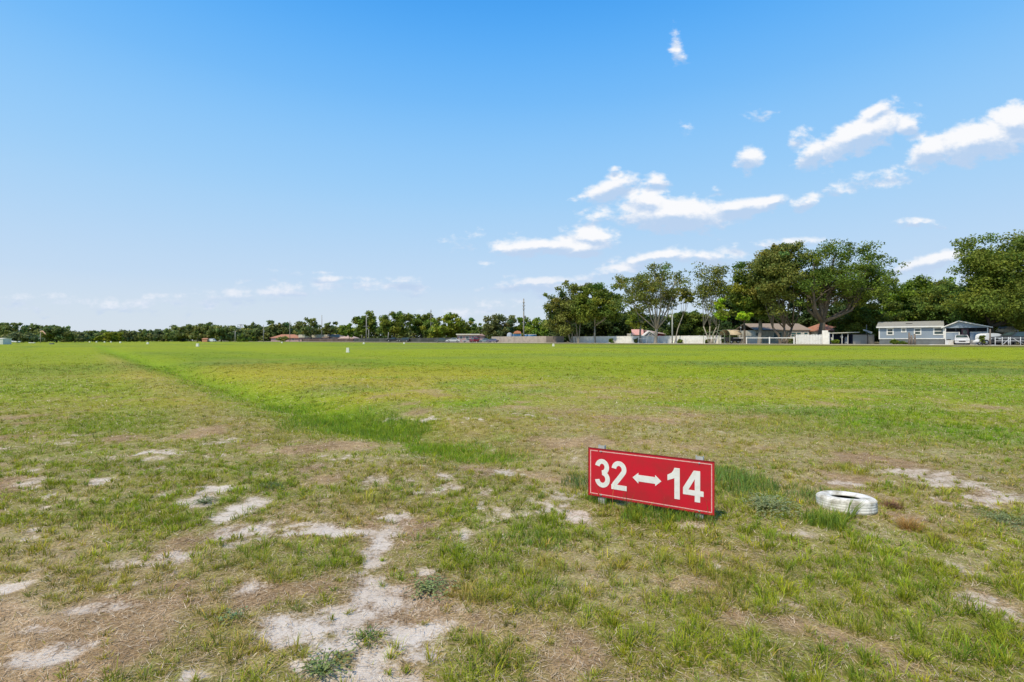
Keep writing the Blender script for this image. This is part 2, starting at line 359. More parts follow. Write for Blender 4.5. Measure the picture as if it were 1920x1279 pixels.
class MB:
    def __init__(s): s.v = []; s.f = []; s.sm = []
    def add(s, vs, fs, smooth=False):
        b = len(s.v); s.v += [tuple(v) for v in vs]
        for f in fs: s.f.append(tuple(b + i for i in f)); s.sm.append(smooth)
        return s
    def box(s, x0, x1, y0, y1, z0, z1):
        return s.add([(x0,y0,z0),(x1,y0,z0),(x1,y1,z0),(x0,y1,z0),(x0,y0,z1),(x1,y0,z1),(x1,y1,z1),(x0,y1,z1)],
                     [(3,2,1,0),(4,5,6,7),(0,1,5,4),(1,2,6,5),(2,3,7,6),(3,0,4,7)])
    def obox(s, c, hx, hy, hz, rot):      # oriented box
        m = rot.to_matrix() if hasattr(rot, 'to_matrix') else rot
        pts = [Vector(c) + m @ Vector((a * hx, b * hy, d * hz)) for d in (-1, 1) for a, b in ((-1,-1),(1,-1),(1,1),(-1,1))]
        return s.add(pts, [(3,2,1,0),(4,5,6,7),(0,1,5,4),(1,2,6,5),(2,3,7,6),(3,0,4,7)])
    def prism(s, poly, ext):              # poly: list of 3d points, ext: vector
        n = len(poly); e = Vector(ext)
        return s.add([Vector(p) for p in poly] + [Vector(p) + e for p in poly],
                     [tuple(range(n))[::-1], tuple(range(n, 2 * n))] + [(i, (i + 1) % n, n + (i + 1) % n, n + i) for i in range(n)])
    def tube(s, pts, rs, n=8, cap=True):
        pts = [Vector(p) for p in pts]
        if not isinstance(rs, (list, tuple)): rs = [rs] * len(pts)
        vs = []; fs = []
        a = Vector((0, 0, 1))
        for i, p in enumerate(pts):
            t = (pts[min(i + 1, len(pts) - 1)] - pts[max(i - 1, 0)]).normalized()
            ref = Vector((1, 0, 0)) if abs(t.x) < 0.9 else Vector((0, 1, 0))
            u = t.cross(ref).normalized(); w = t.cross(u)
            for k in range(n):
                an = 2 * math.pi * k / n
                vs.append(p + (u * math.cos(an) + w * math.sin(an)) * rs[i])
        for i in range(len(pts) - 1):
            for k in range(n):
                fs.append((i*n+k, i*n+(k+1)%n, (i+1)*n+(k+1)%n, (i+1)*n+k))
        if cap: fs.append(tuple(range(n))[::-1]); fs.append(tuple(range((len(pts)-1)*n, len(pts)*n)))
        return s.add(vs, fs, True)
    def lathe(s, prof, n=24, c=(0,0,0), axis='z', closed=False, cap=True):
        vs = []; fs = []; m = len(prof)
        for k in range(n):
            a = 2 * math.pi * k / n
            for r, z in prof:
                p = (r * math.cos(a), r * math.sin(a), z) if axis == 'z' else (r * math.cos(a), z, r * math.sin(a))
                vs.append((p[0] + c[0], p[1] + c[1], p[2] + c[2]))
        for k in range(n):
            for j in range(m if closed else m - 1):
                j2 = (j + 1) % m
                fs.append((k*m+j, ((k+1)%n)*m+j, ((k+1)%n)*m+j2, k*m+j2))
        if not closed and cap:
            for j in (0, m - 1):
                if prof[j][0] > 1e-4: fs.append(tuple(k*m+j for k in range(n)))
        return s.add(vs, fs, True)
    def build(s, name, mat, parent=None, label=None):
        me = bpy.data.meshes.new(name); me.from_pydata(s.v, [], s.f)
        me.polygons.foreach_set("use_smooth", s.sm)
        bm_fix(me)
        me.update()
        return link_mesh(name, me, mat, parent, label)
import bmesh
def bm_fix(me):
    bm = bmesh.new(); bm.from_mesh(me); bmesh.ops.recalc_face_normals(bm, faces=bm.faces); bm.to_mesh(me); bm.free()

# ------------------------------------------------------------------ ground sheet
def build_ground():
    th = np.concatenate([np.arange(-62, 62.001, 0.23), np.arange(66, 298, 4.0)])
    th = np.radians(th)
    nr = 690
    rr = np.concatenate([[0.25, 0.6], 0.9 * (1.0128 ** np.arange(nr))])
    rr = rr[rr < 5500]; rr = np.append(rr, 9000.0)
    T, Rr = np.meshgrid(th, rr)
    X = (Rr * np.sin(T)).ravel(); Y = (Rr * np.cos(T)).ravel()
    sand, cov, g, gc, ex = zones(X, Y)
    Z = terrain(X, Y) - 0.01 * sand * (np.hypot(X, Y) < 30)
    nT, nR = len(th), len(rr)
    i = np.arange(nR - 1)[:, None]; j = np.arange(nT)[None, :]
    a = i * nT + j; b = i * nT + (j + 1) % nT
    F = np.stack([a, b, b + nT, a + nT], -1).reshape(-1, 4)
    V = np.stack([X, Y, Z], 1)
    V = np.vstack([V, [[0, 0, tz(0, 0)]]])
    c = len(V) - 1
    jj = np.arange(nT); F2 = np.stack([np.full(nT, c), (jj + 1) % nT, jj], -1)
    me = np_mesh("ground", V, [F[:, ::-1], F2[:, ::-1]], smooth=True)
    for nm, arr in (("gcol", gc), ("zone", np.stack([sand, cov, ex[4]], 1))):
        at = me.attributes.new(nm, 'FLOAT_VECTOR', 'POINT')
        arr = np.vstack([arr, arr[:1]])
        at.data.foreach_set("vector", np.ascontiguousarray(arr, np.float32).ravel())
    m, nt, bs = new_mat("ground_cover")
    N, L = nt.nodes, nt.links
    def attr(n): x = N.new("ShaderNodeAttribute"); x.attribute_name = n; return x
    ga, za = attr("gcol"), attr("zone")
    tc = N.new("ShaderNodeTexCoord")
    def noise(sc, det, rough=.6, vec=None):
        n = N.new("ShaderNodeTexNoise"); n.inputs['Scale'].default_value = sc; n.inputs['Detail'].default_value = det; n.inputs['Roughness'].default_value = rough
        L.new(vec or tc.outputs['Object'], n.inputs['Vector']); return n.outputs[0]
    def mr(v, a, b, c=0., d=1.):
        n = N.new("ShaderNodeMapRange"); L.new(v, n.inputs[0])
        for k, q in zip((1, 2, 3, 4), (a, b, c, d)): n.inputs[k].default_value = q
        return n.outputs[0]
    def mt(op, a, b):
        n = N.new("ShaderNodeMath"); n.operation = op
        for k, q in ((0, a), (1, b)):
            if isinstance(q, (int, float)): n.inputs[k].default_value = q
            else: L.new(q, n.inputs[k])
        return n.outputs[0]
    sep = N.new("ShaderNodeSeparateXYZ"); L.new(za.outputs['Vector'], sep.inputs[0])
    fine = noise(55, 6, .7); mid = noise(9, 6, .65); coarse = noise(1.6, 5, .6); grit = noise(320, 3, .7)
    # strands of dead grass: strongly stretched noises in two directions
    def strand(rz, sc):
        mp = N.new("ShaderNodeMapping"); L.new(tc.outputs['Object'], mp.inputs[0]); mp.inputs[2].default_value = (0, 0, R(rz)); mp.inputs[3].default_value = (sc, sc * 9, 1)
        return noise(1.0, 3, .6, mp.outputs[0])
    st = mt('MAXIMUM', strand(25, 26), strand(-38, 22)); st2 = strand(80, 30)
    def mul(c, f):
        n = N.new("ShaderNodeMix"); n.data_type = 'RGBA'; n.blend_type = 'MULTIPLY'; n.inputs[0].default_value = 1.0
        L.new(c, n.inputs[6]); L.new(f, n.inputs[7]); return n.outputs[2]
    def mixc(f, a, b):
        n = N.new("ShaderNodeMix"); n.data_type = 'RGBA'
        for k, q in ((0, f), (6, a), (7, b)):
            if isinstance(q, tuple): n.inputs[k].default_value = (*q, 1)
            elif isinstance(q, float): n.inputs[k].default_value = q
            else: L.new(q, n.inputs[k])
        return n.outputs[2]
    v1 = mr(fine, .25, .75, .42, 1.5); v2 = mr(mid, .3, .7, .62, 1.3); v3 = mr(st, .45, .75, .75, 1.35); v4 = mr(coarse, .3, .7, .9, 1.1)
    f = mt('MULTIPLY', mt('MULTIPLY', v1, v2), mt('MULTIPLY', v3, v4))
    col = mul(ga.outputs['Color'], f)
    # sand with crumbs of litter
    sm = mt('ADD', sep.outputs[0], mt('ADD', mt('ADD', mr(mid, .3, .7, -.45, .45), mr(fine, .3, .7, -.4, .4)), mr(st, .4, .7, .25, -.25)))
    sm = mr(sm, .34, .98)
    sandc = mixc(mr(coarse, .35, .65), (.62, .52, .42), (.78, .69, .59))
    sandc = mixc(mr(grit, .60, .70, 0., .55), sandc, (.30, .22, .15))
    sandc = mixc(mr(st2, .60, .70, 0., .55), sandc, (.33, .24, .16))
    sandc = mixc(mr(mid, .58, .72, 0., .4), sandc, (.50, .40, .31))
    col = mixc(sm, col, sandc)
    L.new(col, bs.inputs['Base Color'])
    bs.inputs['Roughness'].default_value = 0.95; bs.inputs['Specular IOR Level'].default_value = 0.08
    hgt = mt('ADD', mt('MULTIPLY', fine, .6), mt('ADD', mt('MULTIPLY', st, .7), mt('MULTIPLY', mid, 1.2)))
    bp = N.new("ShaderNodeBump"); bp.inputs['Strength'].default_value = 0.7; bp.inputs['Distance'].default_value = 0.02
    L.new(hgt, bp.inputs['Height']); L.new(bp.outputs[0], bs.inputs['Normal'])
    o = link_mesh("ground", me, m); tag(o, kind="structure", label="patchy grass field with bare white sand and dead thatch, rising to a road")
    return o
build_ground()

# ------------------------------------------------------------------ grass
def blades(P, h, w, az, lean, col, tri=False, curl=0.5):
    """P base (n,3); h height; w width; az lean azimuth; lean angle from vertical"""
    n = len(P)
    d = np.stack([np.cos(az) * np.sin(lean), np.sin(az) * np.sin(lean), np.cos(lean)], 1)
    d2 = np.stack([np.cos(az) * np.sin(lean + curl), np.sin(az) * np.sin(lean + curl), np.cos(lean + curl)], 1)
    fa = az + math.pi / 2 + rng.normal(0, .7, n)
    side = np.stack([np.cos(fa), np.sin(fa), np.zeros(n)], 1) * (w / 2)[:, None]
    if tri:
        V = np.stack([P - side, P + side, P + (d * .6 + d2 * .4) * h[:, None]], 1).reshape(-1, 3)
        F = np.arange(n * 3).reshape(n, 3)
        return V, [F], [col]
    mid = P + d * (h * .55)[:, None]; tip = mid + d2 * (h * .5)[:, None]
    V = np.stack([P - side, P + side, mid + side * .75, mid - side * .75, tip], 1).reshape(-1, 3)
    b = (np.arange(n) * 5)[:, None]
    return V, [b + np.array([[0, 1, 2, 3]]), b + np.array([[3, 2, 4]])], [col * 0.92, col * 1.08]
class Acc:
    def __init__(s): s.V = []; s.F4 = []; s.F3 = []; s.C4 = []; s.C3 = []; s.n = 0
    def add(s, V, Fs, Cs):
        for F, c in zip(Fs, Cs):
            if F.shape[1] == 4: s.F4.append(F + s.n); s.C4.append(c)
            else: s.F3.append(F + s.n); s.C3.append(c)
        s.V.append(V); s.n += len(V)
    def build(s, name):
        fl = []; cl = []
        if s.F4: fl.append(np.concatenate(s.F4)); cl.append(np.concatenate(s.C4))
        if s.F3: fl.append(np.concatenate(s.F3)); cl.append(np.concatenate(s.C3))
        return np_mesh(name, np.concatenate(s.V), fl, np.concatenate(cl))
def scatter(y0, y1, dens):
    """uniform random ground points in the wedge in front of the camera"""
    half = 1.13
    A = half * (y1 * y1 - y0 * y0) + 4.6 * (y1 - y0)
    n = int(A * dens)
    Y = np.sqrt(rng.uniform(y0 * y0, y1 * y1, n)); X = rng.uniform(-1, 1, n) * (half * Y + 2.3)
    return X, Y
SIGN_L, SIGN_R = (0.717, 4.52), (1.663, 3.98)
TIRE_C = (3.00, 4.34)
def clear_of(X, Y):
    ok = np.hypot(X - TIRE_C[0], Y - TIRE_C[1]) > 0.24
    return ok
MG = blade_mat("living_grass", .38); MD = blade_mat("dead_grass_straw", .15, .8)

def build_grass():
    acc = Acc()
    # tufts: (y0, y1, tufts per m2, blades, radius, height, width, tri)
    for (y0, y1, dn, nb, rad, hh, ww, tri) in ((1.2, 3.3, 190, 32, .040, .052, .0036, False), (3.3, 6, 140, 24, .046, .054, .0052, False), (6, 10, 60, 20, .065, .060, .0085, True),
                                               (10, 17, 15, 16, .11, .060, .014, True), (17, 32, 4.2, 13, .21, .07, .026, True),
                                               (32, 60, .6, 9, .5, .06, .045, True)):
        X, Y = scatter(y0, y1, dn)
        sand, cov, g, gc, ex = zones(X, Y)
        lush, ditch, brown = ex[6], ex[3], ex[5]
        keep = (rng.random(len(X)) < np.clip(cov * 1.05, 0, 1) ** 1.3) & clear_of(X, Y) & ((X + Y - 150) < -19)
        X, Y, g, cov, lush, ditch, brown = X[keep], Y[keep], g[keep], cov[keep], lush[keep], ditch[keep], brown[keep]
        n = len(X)
        size = rng.uniform(.6, 1.25, n) * (0.62 + 0.38 * cov + 0.60 * lush + .35 * ditch) * np.where(rng.random(n) < .06, 1.45, 1.)
        tcol = g * np.clip(rng.normal(1, .2, (n, 1)), .5, 1.6)
        hue = rng.normal(0, 1, n)
        tcol = tcol * np.stack([1 + .13 * hue, 1 + .03 * hue, 1 - .1 * hue], 1)
        k = nb
        idx = np.repeat(np.arange(n), k)
        N = len(idx)
        rr = np.abs(rng.normal(0, .6, N)); aa = rng.uniform(0, 2 * np.pi, N)
        bx = X[idx] + rr * rad * size[idx] * np.cos(aa); by = Y[idx] + rr * rad * size[idx] * np.sin(aa)
        ok = clear_of(bx, by)
        idx, rr, aa, bx, by = idx[ok], rr[ok], aa[ok], bx[ok], by[ok]; N = len(idx)
        bz = terrain(bx, by) - .004
        h = hh * size[idx] * rng.uniform(.55, 1.35, N)
        lean = np.clip(.25 + .45 * rr + rng.normal(0, .22, N), 0, 1.35)
        col = tcol[idx] * rng.normal(1, .16, (N, 1))
        dry = rng.random(N) < np.clip(.09 + .26 * brown[idx] + .1 * (1 - cov[idx]) - .08 * lush[idx], 0, 1)
        col[dry] = np.array([.60, .44, .15]) * rng.uniform(.6, 1.15, (dry.sum(), 1))
        tip = rng.random(N) < .12
        col[tip] = col[tip] * np.array([1.35, 1.25, .8])
        w = ww * rng.uniform(.7, 1.3, N)
        acc.add(*blades(np.stack([bx, by, bz], 1), h, w, aa + rng.normal(0, .6, N), lean, np.clip(col, .01, .9), tri, .55))
    # sparse single blades everywhere (thin lawn)
    for (y0, y1, dn, hh, ww) in ((1.2, 3.6, 700, .045, .0038), (3.6, 7, 420, .045, .0058), (7, 14, 130, .05, .011), (14, 30, 30, .06, .024)):
        X, Y = scatter(y0, y1, dn)
        sand, cov, g, gc, ex = zones(X, Y)
        keep = (rng.random(len(X)) < (1 - .93 * sand) * (0.45 + .55 * cov)) & clear_of(X, Y)
        X, Y, g, brown = X[keep], Y[keep], g[keep], ex[5][keep]; N = len(X)
        col = g * rng.normal(1, .18, (N, 1)); dry = rng.random(N) < .38 + .3 * brown
        col[dry] = np.array([.60, .43, .17]) * rng.uniform(.6, 1.1, (dry.sum(), 1))
        acc.add(*blades(np.stack([X, Y, terrain(X, Y) - .003], 1), hh * rng.uniform(.4, 1.2, N), ww * rng.uniform(.7, 1.3, N), rng.uniform(0, 6.28, N),
                        np.clip(rng.normal(.6, .35, N), 0, 1.4), np.clip(col, .01, .9), True, .4))
    # the rank, taller growth in the ditch bottom and at the kink
    for (px, py, rx, ry, n, hh, c) in ((675, 788, 115, 20, 2600, .12, (.15, .225, .022)), (740, 802, 70, 14, 1300, .10, (.15, .225, .022)), (610, 775, 70, 16, 1200, .09, (.17, .25, .02)), (560, 752, 70, 10, 900, .10, (.16, .24, .02)),
                                       (900, 850, 90, 12, 1500, .06, (.16, .27, .02)), (830, 830, 80, 12, 1500, .07, (.16, .27, .02)), (1240, 968, 85, 16, 800, .10, (.12, .2, .025)), (1385, 905, 50, 22, 900, .15, (.14, .21, .04)), (1470, 930, 100, 18, 800, .09, (.15, .21, .05)),
                                       (1125, 938, 22, 8, 160, .10, (.14, .2, .03)), (1318, 975, 22, 8, 140, .09, (.14, .2, .03)), (1085, 905, 30, 12, 160, .15, (.12, .17, .05)), (1545, 985, 34, 12, 420, .15, (.17, .23, .03)), (1010, 1015, 70, 18, 600, .065, (.15, .22, .025))):
        (x, y, ax, ay), = ell([(px, py, rx, ry)])
        aa = rng.uniform(0, 6.28, n); r_ = np.sqrt(rng.random(n)) * (1 + .25 * np.sin(aa * 3 + px))
        X = x + r_ * ax * np.cos(aa); Y = y + r_ * ay * np.sin(aa)
        ok = clear_of(X, Y); X, Y, aa = X[ok], Y[ok], aa[ok]; N = len(X)
        col = np.array(c) * 1.45 * rng.normal(1, .22, (N, 1)) * np.stack([rng.normal(1, .15, N), np.ones(N), rng.normal(1, .2, N)], 1)
        acc.add(*blades(np.stack([X, Y, terrain(X, Y) - .004], 1), hh * rng.uniform(.4, 1.2, N), np.full(N, max(.0045, .0011 * y)) * rng.uniform(.7, 1.4, N), rng.uniform(0, 6.28, N),
                        np.abs(rng.normal(.12, .28, N)), np.clip(col, .01, .9), y > 6, .5))
    ns = 26
    tt = rng.uniform(.02, .98, ns); sx = SIGN_L[0] + (SIGN_R[0] - SIGN_L[0]) * tt; sy = SIGN_L[1] + (SIGN_R[1] - SIGN_L[1]) * tt - rng.uniform(.05, .16, ns)
    sc_ = np.where(rng.random((ns, 1)) < .6, np.array([[.12, .17, .04]]), np.array([[.42, .22, .08]])) * rng.normal(1, .15, (ns, 1))
    acc.add(*blades(np.stack([sx, sy, terrain(sx, sy) - .004], 1), rng.uniform(.09, .27, ns), np.full(ns, .0050), rng.uniform(0, 6.28, ns), np.abs(rng.normal(.12, .12, ns)), sc_, False, .35))
    for qx, qy in ((2.80, 4.05), (2.86, 4.08), (2.75, 4.0)):
        n = 5; acc.add(*blades(np.array([[qx, qy, tz(qx, qy)]] * n) + rng.normal(0, .02, (n, 3)) * [1, 1, 0], rng.uniform(.12, .22, n), np.full(n, .009), rng.uniform(-.8, .8, n), rng.uniform(.3, .7, n), np.array([[.17, .24, .04]] * n), False, .3))
    o = link_mesh("grass", acc.build("grass"), MG)
    tag(o, "short uneven green grass tufts growing over the dry field", "grass", kind="stuff")
    # dead thatch lying flat
    acc = Acc()
    for (y0, y1, dn, ll, ww) in ((1.2, 3.4, 4800, .050, .0030), (3.4, 6.2, 2500, .055, .0046), (6.2, 11, 620, .07, .009), (11, 20, 110, .10, .018)):
        X, Y = scatter(y0, y1, dn)
        sand, cov, g, gc, ex = zones(X, Y)
        p = (1 - .90 * sand) * (1 - .45 * ex[6]) * (1 - .8 * ex[3]) * (1 - .6 * ex[4])
        keep = (rng.random(len(X)) < p) & clear_of(X, Y)
        X, Y = X[keep], Y[keep]; N = len(X)
        t = rng.random((N, 1))
        col = np.array([.64, .47, .29]) * (1 - t) + np.array([.36, .24, .14]) * t
        pale = rng.random(N) < .25; col[pale] = np.array([.70, .58, .42])
        col = col * rng.normal(1, .16, (N, 1))
        Z = terrain(X, Y) + rng.uniform(-.002, .012, N)
        acc.add(*blades(np.stack([X, Y, Z], 1), ll * rng.uniform(.5, 1.4, N), ww * rng.uniform(.6, 1.3, N), rng.uniform(0, 6.28, N), np.clip(rng.normal(1.42, .14, N), .8, 1.65), np.clip(col, .02, .9), True, .12))
    o = link_mesh("dead_grass", acc.build("dead_grass"), MD)
    tag(o, "matted brown dead grass lying on the sandy soil", "dead grass", kind="stuff")
build_grass()
#@@OBJECTS
# ------------------------------------------------------------------ the red sign
RED = M("sign_red_paint", (.60, .010, .028), rough=.5, scale=4.5, spec=.35, dirt=(.42, .025, .03), dr=(.42, .72))
DRED = M("sign_edge_dark_red", (.30, .015, .02), rough=.6, scale=30, var=.3)
SWHITE = M("sign_white_film", (.82, .81, .77), rough=.55, scale=14, dirt=(.68, .66, .60))
PINKW = M("sign_faded_border", (.82, .48, .44), rough=.55, scale=40, dirt=(.62, .20, .20))
GALV = M("galvanised_post_grey", (.46, .48, .47), rough=.5, scale=12, dirt=(.34, .34, .32), bump=.2)
def build_sign():
    L_, R_ = Vector((*SIGN_L, 0)), Vector((*SIGN_R, 0))
    W = (R_ - L_).length; H = .434; g0 = .06 - tz(*SIGN_L) * 0
    ang = math.atan2(R_.y - L_.y, R_.x - L_.x)
    root = empty("distance_sign", (L_.x, L_.y, 0), "red metal sign reading 32 and 14 with a white double arrow, on two stakes", "sign", rz=ang)
    z0 = .06
    MB().box(0, W, 0, .004, z0, z0 + H).build("panel", RED, root)
    # raised thin rim
    e = MB(); t = .006
    e.box(-.003, W + .003, -.002, .006, z0 + H, z0 + H + t).box(-.003, W + .003, -.002, .006, z0 - t, z0)
    e.box(-.003 - t * .6, -.0031, -.0018, .0058, z0 - t, z0 + H + t).box(W + .0031, W + .003 + t * .6, -.0018, .0058, z0 - t, z0 + H + t)
    e.build("rim", DRED, root)
    b = MB(); m = .015; q = .0075
    def barx(x0, x1, z): b.box(x0, x1, -.0012, -.0002, z, z + q)
    holes = (.088, .895)
    for z in (z0 + m, z0 + H - m - q):
        xs = [m]
        for h in holes: xs += [h * W - .006, h * W + .006]
        xs.append(W - m)
        for i in range(0, len(xs), 2): barx(xs[i], xs[i + 1], z)
    for x in (m, W - m - q): b.box(x, x + q, -.0012, -.0002, z0 + m + q, z0 + H - m - q)
    b.build("border_line", PINKW, root)
    dep = [0]
    def ribbon(mb, pts, hw):
        dep[0] += 1; y0 = -.0013 - .0003 * (dep[0] % 3)
        P = [Vector((p[0], 0, p[1])) for p in pts]; n = len(P); top = []; bot = []
        for i in range(n):
            d = (P[min(i + 1, n - 1)] - P[max(i - 1, 0)]).normalized(); nn = Vector((-d.z, 0, d.x)) * hw
            top.append(P[i] + nn); bot.append(P[i] - nn)
        vs = []
        for yy in (y0, -.0001):
            for p in top + bot: vs.append((p.x, yy, p.z))
        fs = []
        for i in range(n - 1):
            fs.append((i, i + 1, n + i + 1, n + i)); a = 2 * n
            fs.append((i, i + 1, a + i + 1, a + i)); fs.append((n + i, n + i + 1, a + n + i + 1, a + n + i))
        fs.append((0, n, 3 * n, 2 * n)); fs.append((n - 1, 2 * n - 1, 4 * n - 1, 3 * n - 1))
        mb.add(vs, fs)
    def arc(cx, cz, rx, rz, a0, a1, n=22):
        return [(cx + rx * math.cos(R(a0 + (a1 - a0) * i / n)), cz + rz * math.sin(R(a0 + (a1 - a0) * i / n))) for i in range(n + 1)]
    zb = z0 + .195 * H
    hw = .0215
    x = .057 * W
    d32 = MB()
    ribbon(d32, arc(x + .068, zb + .188, .045, .0515, 172, -92), hw)
    ribbon(d32, arc(x + .071, zb + .0775, .0495, .0565, 82, -172), hw)
    x = .200 * W
    ribbon(d32, arc(x + .071, zb + .186, .047, .053, 175, -22) + [(x + .098, zb + .140), (x + .028, zb + .045), (x + .022, zb + .03)], hw)
    d32.box(x, x + .142, -.0022, -.0001, zb, zb + .044)
    d32.build("number", SWHITE, root)
    def poly(mb, pts): mb.prism([(p[0], -.0015, p[1]) for p in pts], (0, .0014, 0))
    o = MB(); x = .657 * W
    for pts in ([(.058, 0), (.102, 0), (.102, .265), (.058, .265)], [(0, .150), (.0578, .176), (.0578, .2645), (.050, .243), (.034, .219), (0, .198)]):
        poly(o, [(x + a, zb + c) for a, c in pts])
    x = .775 * W
    for pts in ([(.094, 0), (.137, 0), (.137, .262), (.094, .262)], [(.1372, .052), (.164, .052), (.164, .096), (.1372, .096)], [(0, .052), (.0938, .052), (.0938, .0958), (0, .0958)],
                [(0, .096), (.044, .096), (.0938, .190), (.0938, .262), (.086, .262), (0, .108)]):
        poly(o, [(x + a, zb + c) for a, c in pts])
    o.build("number", SWHITE, root)
    ar = MB(); zc = z0 + .5 * H; a0, a1 = .379 * W, .610 * W
    poly(ar, [(a0 + .053, zc - .029), (a1 - .053, zc - .029), (a1 - .053, zc + .029), (a0 + .053, zc + .029)])
    poly(ar, [(a0, zc), (a0 + .0528, zc - .048), (a0 + .0528, zc + .048)]); poly(ar, [(a1, zc), (a1 - .0528, zc + .048), (a1 - .0528, zc - .048)])
    ar.build("arrow", SWHITE, root)
    for f in (.110, .894):
        p = MB(); c = f * W; w = .030
        p.box(c - w, c - w + .004, .0065, .05, -.25, z0 + H + .034).box(c + w - .004, c + w, .0065, .05, -.25, z0 + H + .034).box(c - w + .0041, c + w - .0041, .0066, .0105, -.25, z0 + H + .0339)
        st = p.build("post", GALV, root)
        for zz in (z0 + .014, z0 + H - .02): MB().lathe([(0, -.006), (.007, -.006), (.008, -.002), (.008, -.0002)], 10, (c, 0, zz), axis='y').build("bolt", GALV, st)
build_sign()

# ------------------------------------------------------------------ white painted tyre
def build_tire():
    WT = M("white_painted_rubber", (.80, .77, .70), rough=.95, scale=8, dirt=(.36, .33, .25), bump=.35, dr=(.43, .64), spec=.05)
    root = empty("painted_tyre", (TIRE_C[0], TIRE_C[1], -.036), "old car tyre painted white, lying flat and half sunk in the grass", "tyre")
    root.rotation_euler = (R(-5.0), R(2.5), 0.4); root.scale = (.84, .84, .84)
    ro, t = .272, .172
    prof = [(.140, .036), (.137, .022), (.150, .010), (.20, .002), (.245, .010), (.262, .026), (ro, .045)]
    z = .045
    for k in range(3):      # worn circumferential tread grooves
        prof += [(ro, z + .012), (ro - .0016, z + .015), (ro - .0016, z + .019), (ro, z + .022)]; z += .027
    prof += [(ro - .001, t - .040), (ro - .007, t - .024), (ro - .020, t - .011), (.236, t - .003), (.21, t), (.185, t - .001), (.165, t - .005), (.150, t - .012), (.141, t - .020), (.137, t - .027), (.140, t - .034)]
    b = MB().lathe(prof, 72, cap=False); b.build("tread_and_sidewall", WT, root)
    INN = M("bare_rubber_inside", (.022, .021, .02), rough=.9)
    MB().lathe([(.1405, t - .0345), (.20, t - .030), (.240, t - .035), (.252, t * .5), (.240, .04), (.20, .016), (.152, .0145), (.1405, .030)], 60, cap=False).build("inner_lining", INN, root)
    tr = MB()
    for k in range(90):     # shoulder blocks
        a = 2 * math.pi * (k + rnd.uniform(-.15, .15)) / 90
        m = Matrix.Rotation(a, 3, 'Z')
        tr.obox(m @ Vector((ro - .010, 0, t - .026)), .006, .0055, .009, m @ Matrix.Rotation(R(-38), 3, 'Y'))
    tr.build("tread_blocks", WT, root)
    dk = M("dark_soil_inside", (.035, .03, .022), rough=1.0)
    MB().lathe([(0, .014), (.08, .016), (.134, .012), (.134, .004), (0, .004)], 30).build("soil_fill", dk, root)
build_tire()

# ------------------------------------------------------------------ small leafy weeds
def weed(name, label, px, py, n, rad, leaf, col, h=.05, group=None):
    Y = FPX * CH / (py - HY); X = GX(px, Y); z = tz(X, Y)
    mb = []
    cols = []
    V = []; F = []
    nst = min(17, max(5, n // 12))
    for i in range(n):
        st = i % nst; a = st / nst * 6.283 + rnd.uniform(-.35, .35); q = rnd.uniform(.05, 1) ** .8
        q *= 1.25 * (.62 + .38 * math.sin(3 * a + px) * math.cos(2 * a + py)); c = Vector((math.cos(a) * rad * q, math.sin(a) * rad * q, h * (.75 - .4 * q * q) * rnd.uniform(.2, 1.2) + .004))
        ang = rnd.uniform(0, 6.28); up = rnd.uniform(-.1, .7)
        d = Vector((math.cos(ang), math.sin(ang), up)).normalized(); s_ = Vector((-math.sin(ang), math.cos(ang), rnd.uniform(-.4, .4))) * leaf * .26
        L = leaf * rnd.uniform(.6, 1.2); dr = Vector((0, 0, -.18 * L))
        b = len(V); V += [c, c + d * L * .45 + s_, c + d * L + dr, c + d * L * .45 - s_]
        F.append((b, b + 1, b + 2, b + 3)); k = rnd.uniform(.7, 1.25); cols.append([col[0] * k * rnd.uniform(.85, 1.15), col[1] * k, col[2] * k])
    root = empty(name, (X, Y, z), label, "weed", group)
    me = np_mesh("leaves", np.array([tuple(v) for v in V]), np.array(F), np.array(cols))
    link_mesh("leaves", me, MLEAF, root)
    sm = MB()
    for st in range(nst):
        a = st / nst * 6.283; sm.tube([(0, 0, -.01), (math.cos(a) * rad * .5, math.sin(a) * rad * .5, h * .8), (math.cos(a) * rad * .95, math.sin(a) * rad * .95, h * .45)], [.003, .002, .0012], 4)
    sm.build("stem", M("weed_stem", (.13, .15, .05), .8), root)
MLEAF = blade_mat("tree_leaves", .40, .55)
weed("leafy_weed", "low weed with pale grey-green leaves beside the green tufts right of the big sand patch", 805, 1105, 300, .17, .022, (.32, .40, .15), .05)
weed("leafy_weed", "bushy weed with small whitish leaves between the red sign and the white tyre", 1440, 960, 1100, .30, .024, (.38, .43, .20), .13)
weed("leafy_weed", "spreading grey-green weed at the bottom edge left of the big sand patch", 605, 1258, 210, .14, .022, (.27, .34, .11), .04)
weed("leafy_weed", "small weed with blue-green leaves in the brown thatch at lower left", 435, 1165, 70, .10, .020, (.26, .36, .16), .03)
weed("leafy_weed", "flat patch of pale leafy weed in the sand at the right edge beyond the tyre", 1895, 975, 800, .36, .022, (.30, .36, .15), .05)
weed("leafy_weed", "small dark green weed growing in the middle of the big sand patch", 690, 1195, 120, .13, .016, (.17, .25, .06), .025)
weed("leafy_weed", "low grey-green weed on the sand above the lower left sand patches", 385, 945, 200, .12, .018, (.18, .26, .10), .04)
weed("leafy_weed", "dark creeping weed on the thatch just above the long sand strip", 510, 915, 260, .2, .018, (.15, .23, .07), .04)
